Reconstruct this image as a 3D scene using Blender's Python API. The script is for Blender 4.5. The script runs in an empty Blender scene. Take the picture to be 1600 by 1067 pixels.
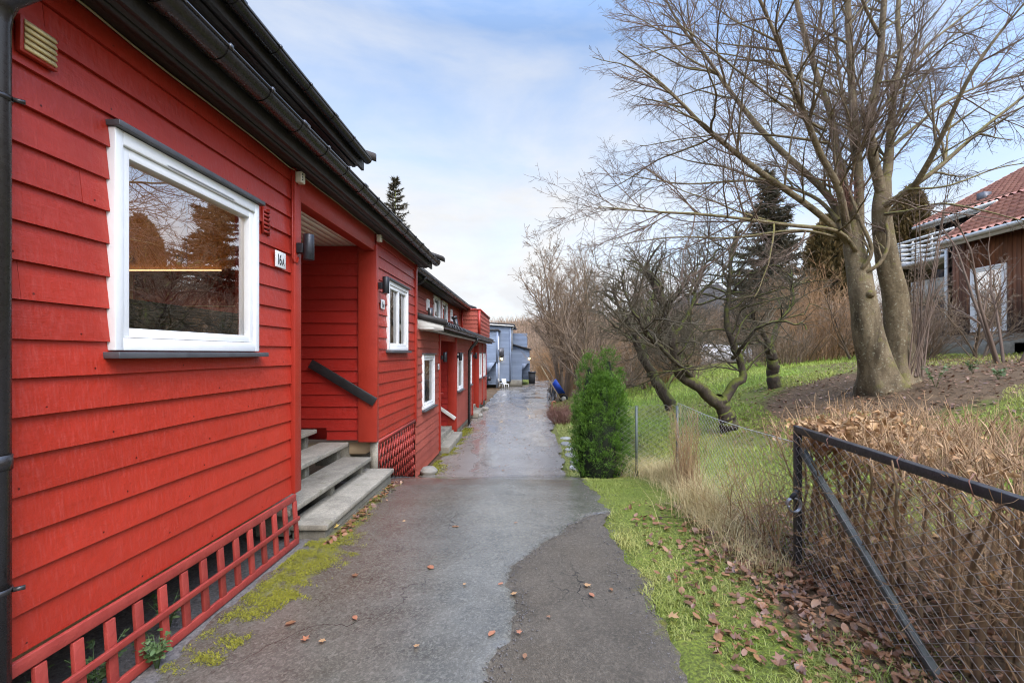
import bpy, math, random
import numpy as np
from mathutils import Vector, Matrix
random.seed(7); RNG = np.random.default_rng(7)
R = math.radians
C = bpy.context.scene.collection
EYE = 1.75

def P(px, py, d):
    """world point that stands d metres ahead of the tripod, as measured off the photograph"""
    return np.array([(px - 827.5) * d / 740.0, d, EYE - (py - 552.0) * d / 740.0])

# ------------------------------------------------------------------ mesh builder
class MB:
    def __init__(self):
        self.V, self.T, self.Q, self.tint, self.n = [], [], [], [], 0
    def add(self, V, quads=None, tris=None, tint=0.5):
        V = np.asarray(V, float).reshape(-1, 3)
        if quads is not None and len(quads): self.Q.append(np.asarray(quads, int).reshape(-1, 4) + self.n)
        if tris is not None and len(tris): self.T.append(np.asarray(tris, int).reshape(-1, 3) + self.n)
        t = np.empty(len(V)); t[:] = tint
        self.V.append(V); self.tint.append(t); self.n += len(V)
        return self
    def quad(self, a, b, c, d, tint=0.5): return self.add([a, b, c, d], [[0, 1, 2, 3]], tint=tint)
    def obox(self, o, ax, ay, az, tint=0.5):
        """box from corner o along three edge vectors"""
        o, ax, ay, az = [np.asarray(q, float) for q in (o, ax, ay, az)]
        if np.dot(np.cross(ax, ay), az) < 0: ax, ay = ay, ax
        v = [o, o + ax, o + ax + ay, o + ay, o + az, o + ax + az, o + ax + ay + az, o + ay + az]
        return self.add(v, [[0, 3, 2, 1], [4, 5, 6, 7], [0, 1, 5, 4], [1, 2, 6, 5], [2, 3, 7, 6], [3, 0, 4, 7]], tint=tint)
    def box(self, x0, x1, y0, y1, z0, z1, tint=0.5):
        return self.obox((x0, y0, z0), (x1 - x0, 0, 0), (0, y1 - y0, 0), (0, 0, z1 - z0), tint)
    def bar(self, a, b, w, h, up=(0, 0, 1), tint=0.5):
        a, b, up = np.asarray(a, float), np.asarray(b, float), np.asarray(up, float)
        t = b - a; s = np.cross(t, up); s /= np.linalg.norm(s); u = np.cross(s, t); u /= np.linalg.norm(u)
        return self.obox(a - s * w / 2 - u * h / 2, t, s * w, u * h, tint)
    def prism(self, poly, vec, tint=0.5):
        poly = np.asarray(poly, float); n = len(poly); vec = np.asarray(vec, float)
        V = np.vstack([poly, poly + vec])
        q = [[i, (i + 1) % n, n + (i + 1) % n, n + i] for i in range(n)]
        t = [[0, i + 1, i] for i in range(1, n - 1)] + [[n, n + i, n + i + 1] for i in range(1, n - 1)]
        return self.add(V, q, t, tint)
    def tube(self, pts, r, sides=8, caps=True, tint=0.5):
        pts = np.asarray(pts, float); r = np.broadcast_to(np.asarray(r, float), (len(pts),))
        self.tubes(pts[None], r[None], sides, tint)
        if caps:
            k = len(pts); S = sides; b = self.n - k * S
            self.T.append(np.array([[b, b + i + 1, b + i] for i in range(1, S - 1)]))
            e = self.n - S
            self.T.append(np.array([[e, e + i, e + i + 1] for i in range(1, S - 1)]))
        return self
    def tubes(self, pts, r, sides=3, tint=0.5):
        """many tubes at once: pts (N,K,3), r (N,K)"""
        N, K, _ = pts.shape
        t = np.gradient(pts, axis=1); t /= np.linalg.norm(t, axis=2, keepdims=True) + 1e-9
        m = np.abs(t.mean(axis=1)); ref = np.zeros((N, 3)); ref[np.arange(N), m.argmin(axis=1)] = 1
        n1 = np.cross(t, ref[:, None, :]); n1 /= np.linalg.norm(n1, axis=2, keepdims=True) + 1e-9
        n2 = np.cross(t, n1)
        a = np.arange(sides) * 2 * np.pi / sides
        ring = n1[:, :, None, :] * np.cos(a)[None, None, :, None] + n2[:, :, None, :] * np.sin(a)[None, None, :, None]
        V = pts[:, :, None, :] + ring * r[:, :, None, None]
        base = (np.arange(N) * K * sides)[:, None, None]
        k = (np.arange(K - 1) * sides)[None, :, None]; s = np.arange(sides)[None, None, :]; s2 = (s + 1) % sides
        q = np.stack([base + k + s, base + k + s2, base + k + sides + s2, base + k + sides + s], axis=-1).reshape(-1, 4)
        tt = np.repeat(np.broadcast_to(np.asarray(tint, float).reshape(-1) if np.ndim(tint) else tint, (N,)), K * sides)
        return self.add(V.reshape(-1, 3), q, tint=tt)
    def lathe(self, prof, o, axis=(0, 0, 1), seg=20, tint=0.5):
        """prof: list of (radius, height) along axis from o"""
        ax = np.asarray(axis, float); ax /= np.linalg.norm(ax)
        ref = np.array([1, 0, 0]) if abs(ax[0]) < .8 else np.array([0, 1, 0])
        e1 = np.cross(ax, ref); e1 /= np.linalg.norm(e1); e2 = np.cross(ax, e1)
        a = np.arange(seg) * 2 * np.pi / seg
        V = []
        for r, h in prof: V += [np.asarray(o) + ax * h + (e1 * math.cos(q) + e2 * math.sin(q)) * r for q in a]
        q = [[k * seg + i, k * seg + (i + 1) % seg, (k + 1) * seg + (i + 1) % seg, (k + 1) * seg + i] for k in range(len(prof) - 1) for i in range(seg)]
        return self.add(V, q, tint=tint)
    def build(self, name, mat, parent=None, smooth=False, bevel=0, origin=None):
        V = np.vstack(self.V); tint = np.concatenate(self.tint)
        if origin is not None: V = V - np.asarray(origin, float)
        elif parent is not None: V = V - np.array(world_loc(parent))
        Q = np.vstack(self.Q) if self.Q else np.zeros((0, 4), int)
        T = np.vstack(self.T) if self.T else np.zeros((0, 3), int)
        me = bpy.data.meshes.new(name)
        me.vertices.add(len(V)); me.vertices.foreach_set('co', V.astype(np.float32).ravel())
        nl = Q.size + T.size; me.loops.add(nl); me.polygons.add(len(Q) + len(T))
        me.loops.foreach_set('vertex_index', np.concatenate([Q.ravel(), T.ravel()]).astype(np.int32))
        ls = np.concatenate([np.arange(len(Q)) * 4, Q.size + np.arange(len(T)) * 3]).astype(np.int32)
        me.polygons.foreach_set('loop_start', ls)
        if smooth: me.polygons.foreach_set('use_smooth', np.ones(len(ls), bool))
        me.update(calc_edges=True)
        at = me.attributes.new('tint', 'FLOAT', 'POINT'); at.data.foreach_set('value', tint.astype(np.float32))
        me.materials.append(mat)
        o = bpy.data.objects.new(name, me); C.objects.link(o)
        if parent is not None: o.parent = parent
        elif origin is not None: o.location = tuple(origin)
        if bevel:
            b = o.modifiers.new('Bevel', 'BEVEL'); b.width = bevel; b.segments = 2; b.limit_method = 'ANGLE'; b.angle_limit = R(40)
        return o

def world_loc(o):
    l = Vector((0, 0, 0))
    while o is not None: l += o.location; o = o.parent
    return l
def tag(o, label=None, cat=None, group=None, kind=None):
    if label: o['label'] = label
    if cat: o['category'] = cat
    if group: o['group'] = group
    if kind: o['kind'] = kind
    return o
def thing(name, label, cat, loc=(0, 0, 0), group=None, kind=None):
    o = bpy.data.objects.new(name, None); C.objects.link(o); o.location = tuple(float(q) for q in loc); o.empty_display_size = .1
    return tag(o, label, cat, group, kind)
def copy_tree(o, parent=None):
    c = o.copy(); C.objects.link(c); c.parent = parent
    for ch in list(o.children): copy_tree(ch, c)
    return c

# ------------------------------------------------------------------ materials
def nodes_of(m):
    m.use_nodes = True; nt = m.node_tree
    return nt, nt.nodes['Principled BSDF'], nt.nodes['Material Output']
def mk(nt, t, **kw):
    n = nt.nodes.new(t)
    for k, v in kw.items():
        if k.startswith('i_'): n.inputs[k[2:].replace('_', ' ')].default_value = v
        else: setattr(n, k, v)
    return n
def col(c): return (c[0], c[1], c[2], 1.0)
def mixc(nt, fac, a, b, mode='MIX'):
    m = nt.nodes.new('ShaderNodeMix'); m.data_type = 'RGBA'; m.blend_type = mode
    for sock, v in ((m.inputs[0], fac), (m.inputs[6], a), (m.inputs[7], b)):
        if isinstance(v, bpy.types.NodeSocket): nt.links.new(v, sock)
        elif isinstance(v, (int, float)): sock.default_value = v
        else: sock.default_value = col(v)
    return m.outputs[2]
def ramp(nt, src, p0, p1, v0=0, v1=1):
    r = nt.nodes.new('ShaderNodeMapRange'); r.inputs[1].default_value = p0; r.inputs[2].default_value = p1
    r.inputs[3].default_value = v0; r.inputs[4].default_value = v1; nt.links.new(src, r.inputs[0]); return r.outputs[0]
def noise(nt, vec, scale, detail=5, rough=.55, dist=0):
    n = mk(nt, 'ShaderNodeTexNoise', i_Scale=scale, i_Detail=detail, i_Roughness=rough, i_Distortion=dist)
    nt.links.new(vec, n.inputs['Vector']); return n.outputs['Fac']
def coords(nt, kind='Object', scale=None, rot=None):
    t = nt.nodes.new('ShaderNodeTexCoord').outputs[kind]
    if scale or rot:
        m = nt.nodes.new('ShaderNodeMapping')
        if scale: m.inputs['Scale'].default_value = scale
        if rot: m.inputs['Rotation'].default_value = rot
        nt.links.new(t, m.inputs['Vector']); return m.outputs[0]
    return t
def worldpos(nt, scale=None, rot=None):
    t = nt.nodes.new('ShaderNodeNewGeometry').outputs['Position']
    if scale or rot:
        m = nt.nodes.new('ShaderNodeMapping')
        if rot: m.inputs['Rotation'].default_value = rot
        if scale: m.inputs['Scale'].default_value = scale
        nt.links.new(t, m.inputs['Vector']); return m.outputs[0]
    return t
def bumpn(nt, h, strength, dist=.01, prev=None):
    b = mk(nt, 'ShaderNodeBump', i_Strength=strength, i_Distance=dist); nt.links.new(h, b.inputs['Height'])
    if prev is not None: nt.links.new(prev, b.inputs['Normal'])
    return b.outputs[0]
def tintnode(nt):
    a = nt.nodes.new('ShaderNodeAttribute'); a.attribute_name = 'tint'; return a.outputs['Fac']
def pm(name, c1, c2, scale=6, rough=.7, rvar=.1, bump=.2, bscale=60, tint=0.0, spec=.4, metal=0, stretch=None, trans=0, tcol=None, detail=5):
    """two-tone noise material with bump; tint mixes towards tcol by the vertex tint"""
    m = bpy.data.materials.new(name); nt, b, out = nodes_of(m); L = nt.links.new
    v = worldpos(nt, stretch) if stretch else worldpos(nt)
    f = ramp(nt, noise(nt, v, scale, detail), .3, .7)
    c = mixc(nt, f, c1, c2)
    if tcol is not None: c = mixc(nt, tintnode(nt), c, tcol)
    elif tint:
        t = ramp(nt, tintnode(nt), 0, 1, 1 - tint, 1 + tint)
        vm = nt.nodes.new('ShaderNodeVectorMath'); vm.operation = 'SCALE'; L(c, vm.inputs[0]); L(t, vm.inputs['Scale']); c = vm.outputs[0]
    L(c, b.inputs['Base Color'])
    n2 = noise(nt, v, bscale, 4)
    L(ramp(nt, n2, .3, .7, rough - rvar, rough + rvar), b.inputs['Roughness'])
    b.inputs['Specular IOR Level'].default_value = spec; b.inputs['Metallic'].default_value = metal
    if bump: L(bumpn(nt, n2, bump), b.inputs['Normal'])
    if trans:
        tr = nt.nodes.new('ShaderNodeBsdfTranslucent'); L(c, tr.inputs[0])
        mx = nt.nodes.new('ShaderNodeMixShader'); mx.inputs[0].default_value = trans
        L(b.outputs[0], mx.inputs[1]); L(tr.outputs[0], mx.inputs[2]); L(mx.outputs[0], out.inputs[0])
    return m

def siding_mat(name, c1, c2, fleck, rough=.38, spec=.45):
    m = bpy.data.materials.new(name); nt, b, out = nodes_of(m); L = nt.links.new
    v = worldpos(nt)
    big = ramp(nt, noise(nt, v, 1.7, 4), .3, .7)
    c = mixc(nt, big, c1, c2)
    t = ramp(nt, tintnode(nt), 0, 1, .86, 1.14); t.node.clamp = False
    vm = nt.nodes.new('ShaderNodeVectorMath'); vm.operation = 'SCALE'; L(c, vm.inputs[0]); L(t, vm.inputs['Scale'])
    # tiny pale nicks in the paint
    fl = ramp(nt, noise(nt, worldpos(nt, (60, 30, 60)), 1.0, 3), .745, .80)
    sc = ramp(nt, noise(nt, worldpos(nt, (8, 8, 8)), 1.0, 3), .45, .65)
    mm = nt.nodes.new('ShaderNodeMath'); mm.operation = 'MULTIPLY'; L(fl, mm.inputs[0]); L(sc, mm.inputs[1])
    c2_ = mixc(nt, mm.outputs[0], vm.outputs[0], fleck)
    dirt = ramp(nt, noise(nt, worldpos(nt, (3, 3, 14)), 1.0, 5, .65), .52, .78, 0, .35)
    c2_ = mixc(nt, dirt, c2_, tuple(q * .62 for q in c1))
    # curved saw marks: slanted stretched noise, lightly visible in colour and relief
    saw = noise(nt, worldpos(nt, (90, 90, 9), (R(38), 0, 0)), 1.0, 2, .5)
    grain = noise(nt, worldpos(nt, (25, 6, 190)), 1.0, 3)
    c2_ = mixc(nt, ramp(nt, saw, .54, .8, 0, .09), c2_, fleck)
    L(c2_, b.inputs['Base Color'])
    L(ramp(nt, saw, .3, .7, rough - .1, rough + .16), b.inputs['Roughness'])
    b.inputs['Specular IOR Level'].default_value = spec
    nn = bumpn(nt, saw, .22, .004); nn = bumpn(nt, grain, .3, .003, nn); nn = bumpn(nt, noise(nt, v, 14, 3), .25, .02, nn)
    L(nn, b.inputs['Normal'])
    return m

def glass_mat(name, ior=1.75, tintc=(.9, .93, .92)):
    m = bpy.data.materials.new(name); nt, b, out = nodes_of(m); L = nt.links.new
    nt.nodes.remove(b)
    fr = mk(nt, 'ShaderNodeFresnel', i_IOR=ior)
    tr = nt.nodes.new('ShaderNodeBsdfTransparent'); tr.inputs[0].default_value = col(tintc)
    gl = nt.nodes.new('ShaderNodeBsdfGlossy'); gl.inputs['Roughness'].default_value = .01; gl.inputs[0].default_value = (1, 1, 1, 1)
    w = bumpn(nt, noise(nt, worldpos(nt), 2.2, 2), .04, .02); L(w, gl.inputs['Normal'])
    mx = nt.nodes.new('ShaderNodeMixShader'); L(fr.outputs[0], mx.inputs[0]); L(tr.outputs[0], mx.inputs[1]); L(gl.outputs[0], mx.inputs[2]); L(mx.outputs[0], out.inputs[0])
    return m
def emit_mat(name, c, s):
    m = bpy.data.materials.new(name); nt, b, out = nodes_of(m)
    b.inputs['Base Color'].default_value = col(c); b.inputs['Emission Color'].default_value = col(c); b.inputs['Emission Strength'].default_value = s
    return m

def asphalt_mat(name, dark, light, brown, wet, puddles):
    m = bpy.data.materials.new(name); nt, b, out = nodes_of(m); L = nt.links.new
    v = worldpos(nt)
    agg = mk(nt, 'ShaderNodeTexVoronoi', i_Scale=120.0); L(v, agg.inputs['Vector'])
    fine = noise(nt, v, 210, 3); mid = noise(nt, v, 2.6, 6, .6); big = noise(nt, v, .7, 4)
    c = mixc(nt, ramp(nt, mid, .3, .72), dark, light)
    c = mixc(nt, ramp(nt, big, .45, .7, 0, .7), c, brown)
    stones = ramp(nt, agg.outputs['Color'], .50, 1.0, 0, (.15 if puddles else .42)); c = mixc(nt, stones, c, tuple(q * 1.9 for q in light))
    ag2 = mk(nt, 'ShaderNodeTexVoronoi', i_Scale=58.0); L(v, ag2.inputs['Vector'])
    c = mixc(nt, ramp(nt, ag2.outputs['Color'], .62, .95, 0, (.12 if puddles else .3)), c, tuple(q * 2.0 for q in light)); c = mixc(nt, ramp(nt, ag2.outputs['Color'], .0, .30, (.15 if puddles else .4), 0), c, tuple(q * .45 for q in dark))
    # hairline cracks
    wv = nt.nodes.new('ShaderNodeVectorMath'); wv.operation = 'ADD'; L(v, wv.inputs[0]); wn = mk(nt, 'ShaderNodeTexNoise', i_Scale=2.5, i_Detail=4.0); L(v, wn.inputs['Vector']); L(wn.outputs['Color'], wv.inputs[1])
    ck = mk(nt, 'ShaderNodeTexVoronoi', i_Scale=.75, feature='DISTANCE_TO_EDGE'); L(wv.outputs[0], ck.inputs['Vector'])
    cf = ramp(nt, ck.outputs['Distance'], .0015, .0065, 1, 0); cm = nt.nodes.new('ShaderNodeMath'); cm.operation = 'MULTIPLY'; L(cf, cm.inputs[0]); L(ramp(nt, noise(nt, v, .8, 3), .48, .58), cm.inputs[1])
    c = mixc(nt, cm.outputs[0], c, tuple(q * .3 for q in dark))
    # moss stain creeping in from the edge: vertex tint carries how mossy it is
    mossn = noise(nt, v, 9, 6, .65)
    mth = nt.nodes.new('ShaderNodeMath'); mth.operation = 'ADD'; L(tintnode(nt), mth.inputs[0]); L(mossn, mth.inputs[1])
    mf = ramp(nt, mth.outputs[0], 1.03, 1.22, 0, .9)
    c = mixc(nt, mf, c, mixc(nt, ramp(nt, fine, .3, .7), (.075, .07, .008), (.16, .145, .012)))
    L(c, b.inputs['Base Color'])
    wetf = ramp(nt, noise(nt, worldpos(nt, (1.0, .55, 1)), 1.1, 6, .62), .36, .62)
    r0 = ramp(nt, wetf, 0, 1, wet[0], wet[1])
    h = nt.nodes.new('ShaderNodeMath'); h.operation = 'ADD'; L(agg.outputs['Distance'], h.inputs[0]); L(fine, h.inputs[1])
    bs = ramp(nt, wetf, 0, 1, wet[2], wet[3])
    if puddles:
        pf = ramp(nt, noise(nt, worldpos(nt, (1.25, .5, 1)), 1.0, 4, .5), .55, .60)
        mr = nt.nodes.new('ShaderNodeMix'); L(pf, mr.inputs[0]); L(r0, mr.inputs[2]); mr.inputs[3].default_value = .09; r0 = mr.outputs[0]
        mb = nt.nodes.new('ShaderNodeMix'); L(pf, mb.inputs[0]); L(bs, mb.inputs[2]); mb.inputs[3].default_value = 0; bs = mb.outputs[0]
    mr = nt.nodes.new('ShaderNodeMix'); L(mf, mr.inputs[0]); L(r0, mr.inputs[2]); mr.inputs[3].default_value = .95; r0 = mr.outputs[0]
    L(r0, b.inputs['Roughness']); b.inputs['Specular IOR Level'].default_value = .85 if wet[0] < .5 else .3
    bp = mk(nt, 'ShaderNodeBump', i_Distance=.006); L(h.outputs[0], bp.inputs['Height']); L(bs, bp.inputs['Strength'])
    n2 = bumpn(nt, mid, .25, .03, bp.outputs[0])
    L(n2, b.inputs['Normal'])
    return m

def ground_mat():
    """terrain: tint 0 = lawn, 0.5 = mossy thin turf, 1 = leaf mould and bare soil"""
    m = bpy.data.materials.new('ground_soil_and_turf'); nt, b, out = nodes_of(m); L = nt.links.new
    v = worldpos(nt)
    n1 = noise(nt, v, 3.2, 6, .6); n2 = noise(nt, v, 45, 5, .65); n3 = noise(nt, v, .6, 3)
    g = mixc(nt, ramp(nt, n1, .3, .7), (.11, .15, .018), (.21, .25, .034))
    g = mixc(nt, ramp(nt, n3, .42, .68, 0, .6), g, (.30, .26, .08))
    s = mixc(nt, ramp(nt, n2, .3, .7), (.052, .034, .019), (.145, .092, .050))
    s = mixc(nt, ramp(nt, n1, .5, .75, 0, .6), s, (.20, .13, .07))
    g = mixc(nt, ramp(nt, n2, .36, .58, 0, .8), g, (.055, .060, .018))
    mth = nt.nodes.new('ShaderNodeMath'); mth.operation = 'ADD'; L(tintnode(nt), mth.inputs[0])
    L(ramp(nt, noise(nt, v, 5, 6, .7), 0, 1, -.45, .45), mth.inputs[1])
    c = mixc(nt, ramp(nt, mth.outputs[0], .38, .62), g, s)
    L(c, b.inputs['Base Color']); b.inputs['Roughness'].default_value = .95; b.inputs['Specular IOR Level'].default_value = .15
    L(bumpn(nt, n2, .8, .03), b.inputs['Normal'])
    return m

def bark_mat(name, c1, c2, moss=None, mossamt=.5, lichen=None, scale=9, bump=.6, streak=False):
    m = bpy.data.materials.new(name); nt, b, out = nodes_of(m); L = nt.links.new
    v = worldpos(nt, (1, 1, .45))
    n = noise(nt, v, scale, 7, .65); n2 = noise(nt, v, scale * 6, 4)
    c = mixc(nt, ramp(nt, n, .3, .7), c1, c2)
    if streak:
        c = mixc(nt, ramp(nt, noise(nt, worldpos(nt, (1, 1, 3.2)), 38, 4, .7), .45, .70, 0, .65), c, tuple(q * .55 for q in c2))
        c = mixc(nt, ramp(nt, noise(nt, worldpos(nt, (1, 1, .22)), 3.6, 6, .6), .50, .66, 0, .85), c, tuple(q * .42 for q in c2))  # large dark streaks: bark patches plus shade between the trunks put into the colour
        c = mixc(nt, ramp(nt, noise(nt, worldpos(nt, (1, 1, 2.2)), 7, 5, .7), .56, .70, 0, .6), c, tuple(q * .5 for q in c2))
    if lichen is not None: c = mixc(nt, ramp(nt, noise(nt, worldpos(nt), 24, 4, .6), .58, .68, 0, .8), c, lichen)
    if moss is not None:
        geo = nt.nodes.new('ShaderNodeNewGeometry'); sx = nt.nodes.new('ShaderNodeSeparateXYZ'); L(geo.outputs['Normal'], sx.inputs[0])
        mth = nt.nodes.new('ShaderNodeMath'); mth.operation = 'ADD'; L(ramp(nt, sx.outputs[2], -1, 1, -.35, .45), mth.inputs[0]); L(noise(nt, worldpos(nt), 6, 6, .7), mth.inputs[1])
        c = mixc(nt, ramp(nt, mth.outputs[0], 1.0 - mossamt, 1.18 - mossamt, 0, .9), c, moss)
    L(c, b.inputs['Base Color']); b.inputs['Roughness'].default_value = .85; b.inputs['Specular IOR Level'].default_value = .25
    L(bumpn(nt, n2, bump * .5, .008, bumpn(nt, n, bump, .03)), b.inputs['Normal'])
    return m

def concrete_mat(name, c1, c2, dark, moss):
    m = bpy.data.materials.new(name); nt, b, out = nodes_of(m); L = nt.links.new
    v = worldpos(nt); n1 = noise(nt, v, 4.5, 8, .65); n2 = noise(nt, v, 130, 3); n3 = noise(nt, v, 1.6, 5, .7)
    c = mixc(nt, ramp(nt, n1, .32, .68), c1, c2)
    vo = mk(nt, 'ShaderNodeTexVoronoi', i_Scale=95.0); L(v, vo.inputs['Vector'])
    c = mixc(nt, ramp(nt, vo.outputs['Color'], .6, 1, 0, .5), c, tuple(q * 1.5 for q in c1)); c = mixc(nt, ramp(nt, vo.outputs['Color'], .0, .35, .55, 0), c, dark)
    c = mixc(nt, ramp(nt, n3, .50, .68, 0, .75), c, dark)
    c = mixc(nt, ramp(nt, noise(nt, v, 7, 6, .7), .58, .72, 0, .6), c, moss)
    t = ramp(nt, tintnode(nt), 0, 1, .8, 1.2); vm = nt.nodes.new('ShaderNodeVectorMath'); vm.operation = 'SCALE'; L(c, vm.inputs[0]); L(t, vm.inputs['Scale'])
    L(vm.outputs[0], b.inputs['Base Color']); b.inputs['Roughness'].default_value = .85; b.inputs['Specular IOR Level'].default_value = .25
    L(bumpn(nt, n2, .5, .004, bumpn(nt, n1, .3, .02)), b.inputs['Normal']); return m

def roof_tile_mat(name):
    m = bpy.data.materials.new(name); nt, b, out = nodes_of(m); L = nt.links.new
    v = worldpos(nt)
    vo = mk(nt, 'ShaderNodeTexVoronoi', i_Scale=3.2); L(v, vo.inputs['Vector'])
    c = mixc(nt, vo.outputs['Color'], (.36, .145, .085), (.27, .10, .062))
    c = mixc(nt, ramp(nt, noise(nt, v, 2.0, 6), .45, .7, 0, .5), c, (.16, .07, .05))
    c = mixc(nt, tintnode(nt), c, (.44, .20, .12))
    L(c, b.inputs['Base Color']); b.inputs['Roughness'].default_value = .7
    L(bumpn(nt, noise(nt, v, 40, 4), .3), b.inputs['Normal'])
    return m
def boards_mat(name, c1, c2, c3):
    """vertical weathered cladding, darker towards the foot"""
    m = bpy.data.materials.new(name); nt, b, out = nodes_of(m); L = nt.links.new
    v = worldpos(nt, (9, 9, .6)); n = noise(nt, v, 1, 5, .6)
    c = mixc(nt, ramp(nt, n, .3, .7), c1, c2)
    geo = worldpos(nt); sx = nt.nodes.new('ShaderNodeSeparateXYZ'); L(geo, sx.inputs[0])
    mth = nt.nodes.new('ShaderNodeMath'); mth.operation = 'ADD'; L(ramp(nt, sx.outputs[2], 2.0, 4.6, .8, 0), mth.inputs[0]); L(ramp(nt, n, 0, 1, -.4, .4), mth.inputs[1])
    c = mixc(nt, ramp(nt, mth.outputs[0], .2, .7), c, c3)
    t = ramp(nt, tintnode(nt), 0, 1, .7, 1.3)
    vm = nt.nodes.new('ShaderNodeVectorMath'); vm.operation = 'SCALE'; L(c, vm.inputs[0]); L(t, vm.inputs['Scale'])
    L(vm.outputs[0], b.inputs['Base Color']); b.inputs['Roughness'].default_value = .75
    L(bumpn(nt, n, .3), b.inputs['Normal'])
    return m

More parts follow.
